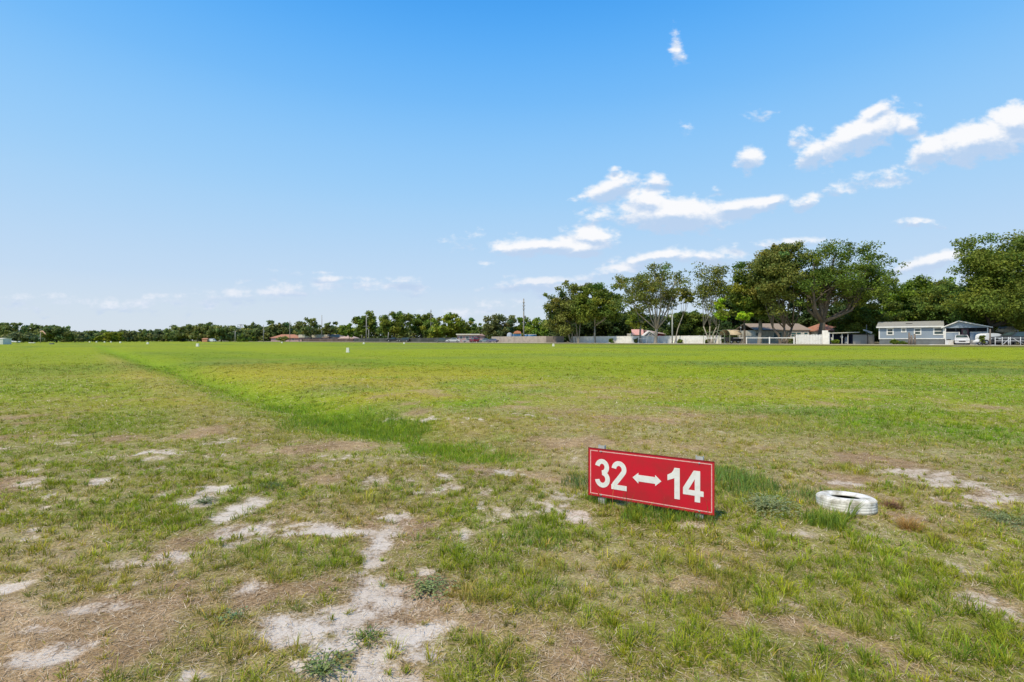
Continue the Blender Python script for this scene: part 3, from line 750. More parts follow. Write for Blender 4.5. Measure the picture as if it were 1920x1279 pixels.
def straw_tuft(label, px, py, n, h, c):
    Y = FPX * CH / (py - HY); X = GX(px, Y)
    root = empty("dry_tuft", (X, Y, tz(X, Y) - .004), label, "grass tuft")
    aa = rng.uniform(0, 6.28, n); r_ = np.minimum(np.abs(rng.normal(0, .035, n)), .06)
    P = np.stack([r_ * np.cos(aa), r_ * np.sin(aa), np.zeros(n)], 1)
    V, Fs, Cs = blades(P, h * rng.uniform(.5, 1.2, n), np.full(n, .004), aa + rng.normal(0, .5, n), np.clip(.3 + rng.normal(.3, .3, n), 0, 1.3), np.array(c) * rng.normal(1, .2, (n, 1)), False, .7)
    link_mesh("blades", np_mesh("blades", V, Fs, np.concatenate(Cs)), MG, root)
straw_tuft("curled orange-brown dead tuft in the grass in front of the tyre", 1705, 992, 260, .12, (.50, .30, .09))
straw_tuft("reddish-brown dry weed clump just right of the tyre", 1672, 950, 260, .10, (.34, .19, .10))
straw_tuft("yellow dried tuft in the grass at right beyond the orange one", 1762, 1012, 180, .09, (.45, .36, .10))

# ------------------------------------------------------------------ trees
BARK = {k: M("bark_" + k, c, rough=.9, scale=1.2, dirt=d, bump=.6) for k, c, d in (("pale", (.36, .32, .26), (.22, .20, .15)), ("brown", (.15, .12, .09), (.08, .065, .05)), ("grey", (.27, .25, .22), (.15, .14, .11)), ("dark", (.075, .065, .05), (.04, .035, .03)))}
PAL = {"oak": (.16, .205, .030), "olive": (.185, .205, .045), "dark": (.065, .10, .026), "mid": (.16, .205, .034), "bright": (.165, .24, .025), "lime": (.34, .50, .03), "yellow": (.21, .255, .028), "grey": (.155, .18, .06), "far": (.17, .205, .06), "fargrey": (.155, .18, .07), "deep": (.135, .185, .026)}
def leaf_mesh(clumps, n, size, col, cvar=.14, flat=.7):
    """clumps: (m,4) x,y,z,r"""
    cl = np.asarray(clumps); m = len(cl)
    wts = cl[:, 3] ** 1.9; wts /= wts.sum()
    idx = rng.choice(m, n, p=wts)
    d = rng.normal(0, 1, (n, 3)); d /= np.linalg.norm(d, axis=1)[:, None]
    rr = rng.random(n) ** .5 * rng.uniform(.8, 1.25, n)
    P = cl[idx, :3] + d * (rr * cl[idx, 3])[:, None] * np.array([1, 1, flat])
    nr = rng.normal(0, 1, (n, 3)) + d * .8 + np.array([0, 0, .7]); nr /= np.linalg.norm(nr, axis=1)[:, None]
    t = np.cross(nr, rng.normal(0, 1, (n, 3))); t /= np.linalg.norm(t, axis=1)[:, None]
    b = np.cross(nr, t); s = size * rng.uniform(.55, 1.3, n)[:, None]
    V = np.stack([P - t * s, P + b * s * .55, P + t * s, P - b * s * .55], 1).reshape(-1, 3)
    F = np.arange(n * 4).reshape(n, 4)
    cv = rng.normal(1, cvar, m)[idx]; hue = rng.normal(0, 1, m)[idx]
    c = np.array(col)[None] * 1.2 * (cv * rng.normal(1, .22, n))[:, None] * np.stack([1 + .14 * hue, 1 + .03 * hue, 1 - .05 * hue], 1)
    return np_mesh("crown", V, F, np.clip(c, .006, .8))
def tree(label, px, top, x0, x1, bot, Y=None, s=0.3, fork=None, dens=.42, pal="oak", bark="brown", tr=None, name="oak_tree", cat="tree", group=None, K=None, stems=1, lean=0.0, limbs=6, dome=.62, gap=.0, depth=.8, leafpx=2.3, extra=None, bare=0, base_py=None):
    if Y is None: Y = lineY(px, s)
    X = GX(px, Y); z0 = tz(X, Y)
    k = Y / FPX
    W = (x1 - x0) * k / 2; Xc = ((x0 + x1) / 2 - px) * k
    zt = PZ(top, Y) - z0; zb = max(PZ(bot, Y) - z0, .1); Hc = zt - zb
    area = (x1 - x0) * (bot - top)
    if K is None: K = int(np.clip(area / (110 if area > 9000 else 75), 22, 120))
    r0 = max(.13 * W, .12 * Hc, .35) * (1.22 if area < 9000 else 1.0)
    ph = rng.uniform(0, 6.28, 4)
    cl = []
    tries = 0
    while len(cl) < K and tries < K * 40:
        tries += 1
        a = rng.uniform(0, 6.283); el = rng.uniform(-1, 1); q = rng.random() ** (.38 if area > 9000 else .3)
        cxy = math.sqrt(1 - el * el)
        lump = .80 + (1.0 if area > 4500 else .45) * (.13 * math.sin(3 * a + ph[0] + 2 * el) + .10 * math.sin(5 * a + ph[1] - 3 * el) + .09 * math.sin(7 * el + ph[2]))
        wide = 1 + .35 * max(0, -el)
        ux, uy, uz = math.cos(a) * cxy * q * lump * wide, math.sin(a) * cxy * q * lump * wide, el * q * lump
        # dome: widest part at 'dome' of the height from the top
        zz = (1 - dome) * (1 if uz > 0 else 0) * 0 + (uz * (dome if uz > 0 else (1 - dome)) + (1 - dome))
        x = Xc + ux * (W - r0 * .4) * (1.16 if area > 9000 else 1.24); y = uy * W * depth; z = zb + zz * Hc
        z = min(zb + (z - zb) * 1.1, zt - r0 * .35)
        if gap and vnoise(np.array([x / (1.25 * r0) + ph[0]]), np.array([z / (1.1 * r0) + ph[1]]), 3)[0] < gap: continue
        cl.append((x, y, z, r0 * rng.uniform(.6, 1.25)))
    if gap < .25:      # inner foliage that closes the crown
        for i in range(7): cl.append((Xc + rng.uniform(-.5, .5) * W, rng.uniform(-.3, .3) * W, zb + rng.uniform(.2, .62) * Hc, .26 * min(W, Hc)))
    # twiggy tips breaking the outline
    for i in range(int(K * (.5 if area > 4500 else .15))):
        c = cl[rng.integers(len(cl))]
        dx, dz = (c[0] - Xc) / W, (c[2] - (zb + Hc * .4)) / Hc
        cl.append((c[0] + dx * r0 * rng.uniform(.4, 1.15), c[1] * 1.05, min(c[2] + abs(dz) * r0 * rng.uniform(.4, 1.1), zt + r0 * .1), r0 * rng.uniform(.3, .5)))
    if extra:
        for (ex, ey, er) in extra: cl.append(((ex - px) * k, rng.uniform(-1, 1) * W * .3, PZ(ey, Y) - z0, er * k))
    n = int(dens * area * (1.35 if gap > .25 else 2.1))
    root = empty(name, (X, Y, z0), label, cat, group)
    link_mesh("crown", leaf_mesh(cl, n, leafpx * k, PAL[pal]), MLEAF, root)
    # trunk and limbs
    tb = MB(); tr = tr if tr else max(.012 * zt + .02 * W, .12)
    fz = (PZ(fork, Y) - z0) if fork else zb + .15 * Hc
    cs = sorted(cl[:K], key=lambda c: rng.random())
    for st in range(stems):
        bx = (st - (stems - 1) / 2) * tr * 2.4
        tx = lean * k + (st - (stems - 1) / 2) * W * .35
        f0 = Vector((tx, rng.uniform(-.1, .1) * W, fz))
        tb.tube([(bx, 0, -.35), (bx, 0, .12), (bx * 1.0 + (tx - bx) * .35 + rng.normal(0, .12), rng.normal(0, .1), fz * .5), f0], [tr * 1.5, tr * 1.12, tr * .92, tr * .75], 8)
        for li in range(limbs):
            c = cs[(st * limbs + li) % len(cs)]
            c = Vector(c[:3]); c.z = max(c.z, zb + .3 * Hc)
            if c.z < fz + .3: c.z = fz + .3 + abs(c.z - fz) * .3
            m1 = f0.lerp(c, .38) + Vector((c.x - f0.x, c.y - f0.y, 0)) * .16 + Vector((0, 0, -.02 * Hc))
            m2 = f0.lerp(c, .72) + Vector((rng.normal(0, .1) * W * .4, 0, .02 * Hc))
            w = tr * rng.uniform(.38, .6)
            tb.tube([f0 - Vector((0, 0, .1)), m1, m2, c], [w, w * .75, w * .5, w * .18], 6)
            for b in range(2 + bare):
                c2 = Vector(cs[(li * 7 + b * 5 + st * 3 + 2) % len(cs)][:3]); src = m1.lerp(m2, rng.uniform(0, 1))
                if c2.z < src.z: c2.z = src.z + .2
                if (c2 - src).length > W * 1.1: c2 = src.lerp(c2, .5)
                tb.tube([src, src.lerp(c2, .5) + Vector((0, 0, .03 * Hc)), c2], [w * .42, w * .28, w * .08], 5)
    tb.build("trunk", BARK[bark], root)
    return root

TREES = [
 # right-hand group, nearest first
 dict(label="tall pale-barked oak with an open airy crown on rising forked limbs, over the red-roofed house", px=1229, top=495, x0=1150, x1=1300, bot=590, fork=617, dens=.7, pal="olive", bark="pale", tr=.42, limbs=9, gap=.47, dome=.55, leafpx=1.9, K=170, bare=2),
 dict(label="spreading green tree with a low-forking trunk before the left end of the white fence", px=1116, top=534, x0=1070, x1=1172, bot=606, fork=611, dens=.6, pal="oak", bark="pale", tr=.24, limbs=5, gap=.15),
 dict(label="leaning multi-stemmed tree with olive crown where the brown fence meets the white one", px=1072, top=530, x0=1018, x1=1108, bot=632, fork=606, dens=.5, pal="olive", bark="pale", tr=.20, stems=2, limbs=5, gap=.2, lean=-10),
 dict(label="slender tree on bare thin pale trunks between the two leftmost oaks of the white fence", px=1084, top=533, x0=1060, x1=1142, bot=585, fork=585, dens=.5, pal="olive", bark="pale", tr=.13, stems=2, limbs=4, gap=.25),
 dict(label="small forked tree with thin yellowish foliage in front of the red-roofed house", px=1201, top=578, x0=1172, x1=1217, bot=614, fork=606, dens=.4, pal="yellow", bark="grey", tr=.24, limbs=5, gap=.3, s=-.4),
 dict(label="thin curved tree leaning right beside the street light", px=1265, top=538, x0=1272, x1=1306, bot=572, fork=590, dens=.45, pal="olive", bark="pale", tr=.12, limbs=4, lean=16, gap=.2),
 dict(label="tall slim tree with lacy crown on three thin pale stems, right of the street light", px=1332, top=492, x0=1303, x1=1372, bot=590, depth=.5, fork=612, dens=.6, pal="olive", bark="pale", tr=.15, stems=3, limbs=5, gap=.38, leafpx=1.9, dome=.5),
 dict(label="slim tree with bright lime-green leaves left of the tan tarp shelter", px=1337, top=560, x0=1338, x1=1362, bot=606, fork=606, dens=.55, pal="lime", bark="grey", tr=.08, limbs=4, lean=12, s=-1.0, K=16, name="young_tree"),
 dict(label="dark-trunked tree with a flat tuft of bright lime leaves above the tan tarp shelter", px=1396, top=584, x0=1377, x1=1411, bot=602, fork=603, dens=.9, pal="lime", bark="brown", tr=.22, limbs=4, s=-1.2, K=14, name="young_tree"),
 dict(label="dense broad oak with a straight grey trunk at the left corner of the cream house", px=1424, top=492, x0=1362, x1=1462, bot=606, fork=588, dens=.8, pal="oak", bark="grey", tr=.42, limbs=7, gap=.12, depth=.45, s=2.5, extra=[(1385, 500, 12), (1395, 494, 8)]),
 dict(label="twisted multi-trunked tree with part of its crown brown and bare, before the cream house", px=1469, top=461, x0=1405, x1=1512, bot=598, fork=614, dens=.75, pal="olive", bark="brown", tr=.26, stems=3, limbs=5, gap=.22, s=-.2, bare=2, dome=.45),
 dict(label="huge fan-shaped oak on a thick brown trunk, behind the white picket fence", px=1537, top=457, x0=1474, x1=1678, bot=590, fork=604, dens=.8, pal="deep", bark="brown", tr=.62, limbs=14, gap=.40, s=2.5, K=230, dome=.55, bare=3, leafpx=2.0, extra=[(1672, 500, 9), (1665, 515, 10), (1660, 490, 9), (1655, 540, 12)]),
 dict(label="low dark bushy oak between the huge oak and the blue house", px=1618, top=545, x0=1560, x1=1698, bot=634, fork=626, dens=.8, pal="mid", bark="dark", tr=.35, depth=.5, s=16, K=70, dome=.7),
 dict(label="rounded bright green oak rising behind the left end of the blue house", px=1715, top=512, x0=1650, x1=1806, bot=630, fork=620, dens=.85, pal="bright", bark="dark", tr=.35, Y=104, K=120),
 dict(label="drooping dense oak hanging over the blue house roof and its porch gable", px=1772, top=530, x0=1700, x1=1872, bot=610, fork=612, dens=.9, pal="mid", bark="dark", tr=.3, Y=97, K=120, dome=.62),
 dict(label="very large dense oak towering at the right edge over the parked trucks", px=1857, top=440, x0=1782, x1=2010, bot=628, fork=612, dens=.85, pal="oak", bark="dark", tr=.4, Y=78, K=230, dome=.6, limbs=7, depth=.6),
 dict(label="dark shaded oak behind the parked trucks at the right edge", px=1925, top=520, x0=1850, x1=2040, bot=640, fork=620, dens=.5, pal="mid", bark="dark", tr=.5, Y=97, K=80),
 # thicket behind the white fence
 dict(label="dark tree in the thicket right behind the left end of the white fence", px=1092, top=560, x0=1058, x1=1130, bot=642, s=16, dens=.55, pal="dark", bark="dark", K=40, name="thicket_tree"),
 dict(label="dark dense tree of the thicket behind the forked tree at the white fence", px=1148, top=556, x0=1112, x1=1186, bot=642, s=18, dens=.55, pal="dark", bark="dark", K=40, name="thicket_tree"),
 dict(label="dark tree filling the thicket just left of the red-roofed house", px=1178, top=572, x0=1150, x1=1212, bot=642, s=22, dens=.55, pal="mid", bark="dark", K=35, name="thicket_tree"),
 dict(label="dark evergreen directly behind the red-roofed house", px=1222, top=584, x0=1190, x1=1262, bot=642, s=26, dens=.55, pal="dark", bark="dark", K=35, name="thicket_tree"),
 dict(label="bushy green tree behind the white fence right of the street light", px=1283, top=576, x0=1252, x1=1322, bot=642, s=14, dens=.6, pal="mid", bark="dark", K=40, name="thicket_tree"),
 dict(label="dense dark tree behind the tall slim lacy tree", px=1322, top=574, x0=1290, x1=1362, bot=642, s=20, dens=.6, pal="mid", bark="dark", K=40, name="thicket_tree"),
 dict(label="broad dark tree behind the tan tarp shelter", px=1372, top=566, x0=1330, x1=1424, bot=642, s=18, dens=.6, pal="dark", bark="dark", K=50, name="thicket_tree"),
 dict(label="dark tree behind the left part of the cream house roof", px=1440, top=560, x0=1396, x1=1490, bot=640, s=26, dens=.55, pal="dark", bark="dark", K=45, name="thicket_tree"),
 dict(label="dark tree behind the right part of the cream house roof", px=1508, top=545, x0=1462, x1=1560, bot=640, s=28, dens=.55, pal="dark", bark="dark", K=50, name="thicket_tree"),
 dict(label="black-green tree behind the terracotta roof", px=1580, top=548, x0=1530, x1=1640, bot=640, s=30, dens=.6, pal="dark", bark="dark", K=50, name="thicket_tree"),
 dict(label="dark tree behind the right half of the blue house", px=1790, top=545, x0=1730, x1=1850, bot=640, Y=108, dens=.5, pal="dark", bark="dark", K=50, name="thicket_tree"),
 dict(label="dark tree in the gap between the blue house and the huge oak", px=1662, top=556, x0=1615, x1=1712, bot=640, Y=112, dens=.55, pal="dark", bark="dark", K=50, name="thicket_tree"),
 # middle distance
 dict(label="bright green tree beside the tall wooden pole, left of the brown wooden fence's tree gap", px=1012, top=590, x0=988, x1=1040, bot=638, s=10, dens=.6, pal="bright", bark="dark", K=30),
 dict(label="rounded grey-green oak behind the left part of the brown wooden fence", px=938, top=585, x0=902, x1=975, bot=638, s=14, dens=.62, pal="grey", bark="dark", K=45),
 dict(label="green tree right behind the tallest utility pole", px=982, top=592, x0=964, x1=1002, bot=636, s=22, dens=.6, pal="bright", bark="dark", K=26),
 dict(label="slight dark tree above the cream roof of the pink trailer home", px=884, top=598, x0=862, x1=912, bot=634, s=24, dens=.55, pal="mid", bark="dark", K=26),
 dict(label="broad light green tree above the silver car, its foliage down to the ground", px=838, top=586, x0=794, x1=878, bot=636, s=12, dens=.62, pal="yellow", bark="dark", K=50),
 dict(label="dark round-topped tree beside the thin pole, between two broad green trees", px=790, top=583, x0=765, x1=822, bot=634, s=20, dens=.62, pal="deep", bark="dark", K=40),
 dict(label="large round green oak with dark shade beneath it, behind the grey fence", px=740, top=581, x0=706, x1=777, bot=632, s=8, dens=.66, pal="oak", bark="dark", K=50),
 dict(label="upright dark green tree right behind the pale utility pole", px=685, top=583, x0=661, x1=708, bot=634, s=14, dens=.62, pal="deep", bark="dark", K=36),
 dict(label="small light green tree left of the pale utility pole", px=655, top=607, x0=638, x1=672, bot=634, s=14, dens=.6, pal="bright", bark="dark", K=20),
 dict(label="small round light tree above the pinkish house roof", px=634, top=609, x0=620, x1=652, bot=634, Y=300, dens=.6, pal="yellow", bark="dark", K=18),
 dict(label="open-crowned tree on a bent trunk above the flat brown roofs, right one of two", px=618, top=602, x0=601, x1=636, bot=627, Y=285, fork=628, dens=.45, pal="far", bark="dark", K=22, gap=.2),
 dict(label="ragged oak with clustered branches above the flat brown roofs, left one of two", px=583, top=595, x0=549, x1=605, bot=630, Y=285, fork=628, dens=.45, pal="far", bark="dark", K=36, gap=.25),
]
far_rows = [
 ("dense oak left of the ragged one above the terracotta roof", 535, 606, 515, 560, 640, 330, "far"),
 ("dense rounded oak directly behind the two small conifers", 505, 603, 478, 532, 640, 330, "far"),
 ("low dense oak behind the leftmost small conifer", 470, 607, 450, 492, 640, 335, "far"),
 ("rightmost dome of the broad oak clump above the white van", 415, 604, 388, 441, 640, 310, "far"),
 ("middle dome of the broad oak clump, above the orange shed", 378, 606, 352, 405, 640, 315, "far"),
 ("left dome of the broad oak clump, left of the palm", 342, 610, 318, 370, 640, 320, "far"),
 ("dark low tree at the left foot of the broad oak clump", 306, 617, 288, 328, 640, 340, "fargrey"),
 ("tall round oak with a notched top right of the windsock", 106, 606, 82, 132, 638, 300, "far"),
 ("low lighter tree just right of the round oak near the windsock", 140, 623, 122, 160, 640, 330, "fargrey"),
 ("tall oak with sky gaps at the left edge of the field", 24, 602, 4, 44, 634, 320, "far"),
 ("dark oak between the left-edge oak and the windsock", 60, 611, 38, 84, 638, 330, "far"),
 ("small oak cut by the left edge of the view", -6, 607, -26, 14, 638, 330, "far"),
 ("dark bushy tree in front of the left-edge oaks, above the white parked shapes", 36, 624, 12, 62, 641, 280, "fargrey"),
 ("yellow-green tree in the middle of the low distant wood", 205, 621, 188, 224, 640, 340, "yellow"),
 ("slightly taller dark tree left of the yellow-green one in the low wood", 178, 618, 162, 196, 640, 360, "far"),
 ("grey-green tree right of the yellow-green one in the low wood", 240, 619, 220, 262, 640, 360, "fargrey"),
 ("lone higher crown near the right end of the low wood", 272, 617, 258, 290, 640, 350, "far"),
 ("dark low bushy tree between pole and small conifers", 446, 620, 434, 462, 640, 320, "far"),
]
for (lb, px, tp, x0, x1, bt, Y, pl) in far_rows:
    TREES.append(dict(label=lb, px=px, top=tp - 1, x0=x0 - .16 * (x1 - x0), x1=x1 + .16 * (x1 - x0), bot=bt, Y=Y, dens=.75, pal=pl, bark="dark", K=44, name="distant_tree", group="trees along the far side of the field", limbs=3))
for t in TREES:
    if t.get('gap', 0) < .25: t['dens'] *= 1.35
    tree(**t)

# low continuous wood and scrub that reads as one mass
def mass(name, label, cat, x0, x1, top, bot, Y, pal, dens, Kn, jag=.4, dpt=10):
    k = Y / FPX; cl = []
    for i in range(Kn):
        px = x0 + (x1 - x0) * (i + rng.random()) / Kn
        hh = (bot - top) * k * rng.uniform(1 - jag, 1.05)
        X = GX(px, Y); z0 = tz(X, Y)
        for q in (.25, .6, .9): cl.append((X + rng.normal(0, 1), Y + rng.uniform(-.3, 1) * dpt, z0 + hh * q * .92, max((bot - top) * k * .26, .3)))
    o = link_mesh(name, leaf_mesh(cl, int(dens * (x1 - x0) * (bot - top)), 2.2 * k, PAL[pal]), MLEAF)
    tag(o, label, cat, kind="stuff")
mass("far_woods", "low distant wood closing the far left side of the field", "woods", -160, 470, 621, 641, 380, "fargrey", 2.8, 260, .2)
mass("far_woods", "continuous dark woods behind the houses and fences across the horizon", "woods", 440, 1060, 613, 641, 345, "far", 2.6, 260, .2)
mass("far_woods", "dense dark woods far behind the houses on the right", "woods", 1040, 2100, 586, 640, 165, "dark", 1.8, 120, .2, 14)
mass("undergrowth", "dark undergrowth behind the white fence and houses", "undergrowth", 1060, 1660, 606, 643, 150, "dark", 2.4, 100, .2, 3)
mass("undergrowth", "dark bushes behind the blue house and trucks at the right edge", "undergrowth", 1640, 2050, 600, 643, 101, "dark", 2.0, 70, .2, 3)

def conifer(label, px, top, w, Y):
    k = Y / FPX; X = GX(px, Y); z0 = tz(X, Y); H = PZ(top, Y) - z0
    root = empty("small_conifer", (X, Y, z0), label, "conifer", "small conifers at the far edge")
    cl = []
    for i in range(26):
        q = i / 25; rr = w * k / 2 * (1 - q) * rng.uniform(.6, 1.1); a = rng.uniform(0, 6.28)
        cl.append((rr * math.cos(a), rr * math.sin(a), .3 + H * q * .95, .16 * w * k * (1.25 - q)))
    link_mesh("crown", leaf_mesh(cl, 500, 1.8 * k, PAL["deep"]), MLEAF, root)
    MB().tube([(0, 0, -.2), (0, 0, H * .9)], [.14, .04], 6).build("trunk", BARK["dark"], root)
conifer("pointed dark conifer left one of the small pair before the distant oaks", 453, 625, 18, 285)
conifer("pointed dark conifer right one of the small pair before the distant oaks", 473, 624, 17, 285)
def bush(label, px, top, w, Y, pal, base=None, name="bush"):
    k = Y / FPX; X = GX(px, Y); z0 = tz(X, Y); H = PZ(top, Y) - z0
    root = empty(name, (X, Y, z0), label, "bush")
    cl = [(rng.uniform(-.42, .42) * w * k, rng.uniform(-.3, .3) * w * k, rng.uniform(.15, .78) * H, .24 * w * k * rng.uniform(.7, 1.1)) for i in range(14)]
    link_mesh("foliage", leaf_mesh(cl, 700, 1.8 * k, PAL[pal]), MLEAF, root)
    tb = MB()
    for c in cl[:5]: tb.tube([(0, 0, -.1), (c[0] * .6, c[1] * .6, c[2] * .5), c[:3]], [.05, .03, .015], 5)
    tb.build("stem", BARK["dark"], root)
bush("rounded olive bush in front of the terracotta house far away", 531, 631, 17, 262, "olive")
bush("small dark conical bush at the foot of the blue house", 1676, 634.5, 13, 83.2, "deep")
bush("low dark bush under the second window of the blue house", 1692, 640, 12, 82.4, "deep")
bush("green plant growing left of the white wheel at the right edge", 1842, 626, 9, 69, "mid")
bush("green shrub at the left side of the open navy shed", 1566, 636, 12, 91.0, "bright")
bush("round dark shrub at the white fence right of the street light", 1275, 636.5, 9, lineY(1275, 1), "deep")
bush("small shrub at the foot of the lacy slim tree", 1326, 634, 9, lineY(1326, .9), "deep")
bush("loose brownish shrub at the trunk below the red-roofed house", 1194, 633, 9, lineY(1194, .9), "olive")
bush("small dark shrub left of the brown-trunked tree at the white fence", 1146, 634, 7, lineY(1146, 1), "deep")
bush("dead brownish shrub under the twisted tree by the cream house", 1487, 635, 14, lineY(1487, .4), "grey")

def palm(label, px, top, Y):
    k = Y / FPX; X = GX(px, Y); z0 = tz(X, Y); H = PZ(top, Y) - z0
    root = empty("palm_tree", (X, Y, z0), label, "palm tree")
    MB().tube([(0, 0, -.2), (.05, 0, H * .35), (0, 0, H * .62)], [.26, .22, .2], 8).build("trunk", BARK["brown"], root)
    V = []; F = []; c = []
    for i in range(34):
        a = rng.uniform(0, 6.28); el = rng.uniform(-.5, 1.2); L = H * .36 * rng.uniform(.8, 1.15)
        d = Vector((math.cos(a) * math.cos(el), math.sin(a) * math.cos(el), math.sin(el)))
        p0 = Vector((0, 0, H * .62)); side = Vector((-math.sin(a), math.cos(a), 0))
        for j in range(7):
            w = (j - 3) * .17; d2 = (d + side * w * 1.2).normalized(); tip = p0 + d2 * L * (1 - abs(w) * .3) + Vector((0, 0, -.35 * L * rng.random()))
            m = p0 + d2 * L * .55; b = len(V); V += [p0 + d * .1, m + Vector((0, 0, .06)) + side * .07, tip, m - side * .07]; F.append((b, b + 1, b + 2, b + 3)); q = rng.uniform(.7, 1.3); c.append((.13 * q, .16 * q, .04 * q))
    link_mesh("crown", np_mesh("crown", np.array([tuple(v) for v in V]), np.array(F), np.array(c)), MLEAF, root)
palm("short fan palm with a round head left of the orange shed", 370, 625, 290)

# ------------------------------------------------------------------ common building parts
WHITE = M("white_paint", (.78, .77, .74), .55, scale=2, dirt=(.62, .60, .56))
VINYL = M("white_vinyl_fence", (.86, .83, .78), .55, scale=1.2, dirt=(.66, .63, .57))
GLASS = M("window_glass", (.035, .055, .055), .12, scale=.8, dirt=(.10, .15, .14), spec=.6)
TEAL = M("teal_window_glass", (.06, .15, .17), .15, scale=1, dirt=(.12, .22, .22), spec=.6)
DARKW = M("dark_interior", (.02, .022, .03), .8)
BLUE = M("blue_siding", (.29, .345, .41), .65, scale=.8, dirt=(.26, .31, .37))
SKIRT = M("grey_skirting", (.17, .185, .19), .8, scale=2, dirt=(.13, .14, .14))
TANROOF = M("tan_grey_shingle_roof", (.31, .30, .26), .9, scale=3, dirt=(.22, .21, .19), bump=.3)
CREAM = M("cream_stucco", (.76, .71, .60), .8, scale=1.2, dirt=(.50, .46, .37))
BRROOF = M("brown_shingle_roof", (.33, .26, .20), .9, scale=2.5, dirt=(.22, .19, .15), bump=.3)
TERRA = M("terracotta_roof", (.43, .20, .12), .9, scale=2.2, dirt=(.30, .13, .08), bump=.3)
PINK = M("pink_siding", (.55, .36, .34), .75, scale=1.5, dirt=(.44, .29, .27))
CREAMR = M("cream_metal_roof", (.70, .66, .54), .55, scale=1, dirt=(.55, .50, .40))
WOODF = M("weathered_pale_wood", (.50, .42, .35), .85, scale=.8, dirt=(.30, .25, .21), bump=.3)
WOODD = M("weathered_dark_wood", (.23, .19, .16), .85, scale=2, dirt=(.13, .11, .09), bump=.3)
GREYF = M("dark_grey_fence", (.055, .06, .055), .8, scale=.35, dirt=(.13, .13, .12))
CONC = M("pale_concrete", (.60, .57, .52), .85, scale=1.5, dirt=(.48, .45, .40))
POLEM = M("weathered_pole_wood", (.33, .31, .28), .85, scale=2, dirt=(.24, .22, .19))
STEEL = M("grey_steel", (.35, .36, .37), .45, .5)
RUB = M("tyre_rubber", (.03, .03, .032), .8)
RIMM = M("alloy_rim", (.45, .46, .48), .35, .6)

def window(root, xc, zc, w, h, y, frame=WHITE, pane=GLASS, f=.1, sash=True, nm="window"):
    fr = MB(); x0, x1, z0, z1 = xc - w / 2, xc + w / 2, zc - h / 2, zc + h / 2
    fr.box(x0, x1, y - .06, y + .01, z1 - f, z1).box(x0, x1, y - .06, y + .01, z0, z0 + f)
    fr.box(x0, x0 + f, y - .057, y + .01, z0 + f, z1 - f).box(x1 - f, x1, y - .057, y + .01, z0 + f, z1 - f)
    if sash: fr.box(x0 + f, x1 - f, y - .045, y + .01, zc - f * .3, zc + f * .3)
    o = fr.build(nm, frame, root)
    MB().box(x0 + f, x1 - f, y - .02, y + .008, z0 + f, z1 - f).build("pane", pane, o)
    return o
def gable_roof_x(mb, x0, x1, y0, y1, ze, zr, ov=.35, th=.14):   # ridge along x
    ym = (y0 + y1) / 2; a0, a1 = x0 - ov, x1 + ov; yo0, yo1 = y0 - ov, y1 + ov
    dz = (zr - ze) / (ym - y0) * ov
    mb.prism([(a0, yo0, ze - dz), (a0, ym, zr), (a0, yo1, ze - dz), (a0, yo1, ze - dz - th), (a0, ym, zr - th), (a0, yo0, ze - dz - th)], (a1 - a0, 0, 0))
def gable_roof_y(mb, x0, x1, y0, y1, ze, zr, ov=.3, th=.14):    # ridge along y (gable faces the camera)
    xm = (x0 + x1) / 2; dz = (zr - ze) / (xm - x0) * ov
    mb.prism([(x0 - ov, y0 - ov, ze - dz), (xm, y0 - ov, zr), (x1 + ov, y0 - ov, ze - dz), (x1 + ov, y0 - ov, ze - dz - th), (xm, y0 - ov, zr - th), (x0 - ov, y0 - ov, ze - dz - th)], (0, y1 - y0 + 2 * ov, 0))
def hip_roof(mb, x0, x1, y0, y1, ze, zr, ov=.4):
    x0 -= ov; x1 += ov; y0 -= ov; y1 += ov; hw = (y1 - y0) / 2; ym = (y0 + y1) / 2
    r0, r1 = (x0 + hw, x1 - hw) if (x1 - x0) > 2 * hw else ((x0 + x1) / 2 - .1, (x0 + x1) / 2 + .1)
    mb.add([(x0, y0, ze), (x1, y0, ze), (x1, y1, ze), (x0, y1, ze), (r0, ym, zr), (r1, ym, zr), (x0, y0, ze - .15), (x1, y0, ze - .15), (x1, y1, ze - .15), (x0, y1, ze - .15)],
           [(0, 1, 5, 4), (1, 2, 5), (2, 3, 4, 5), (3, 0, 4), (6, 7, 1, 0), (7, 8, 2, 1), (8, 9, 3, 2), (9, 6, 0, 3), (9, 8, 7, 6)])
def walls(mb, x0, x1, y0, y1, z0, z1): mb.box(x0, x1, y0, y1, z0, z1)

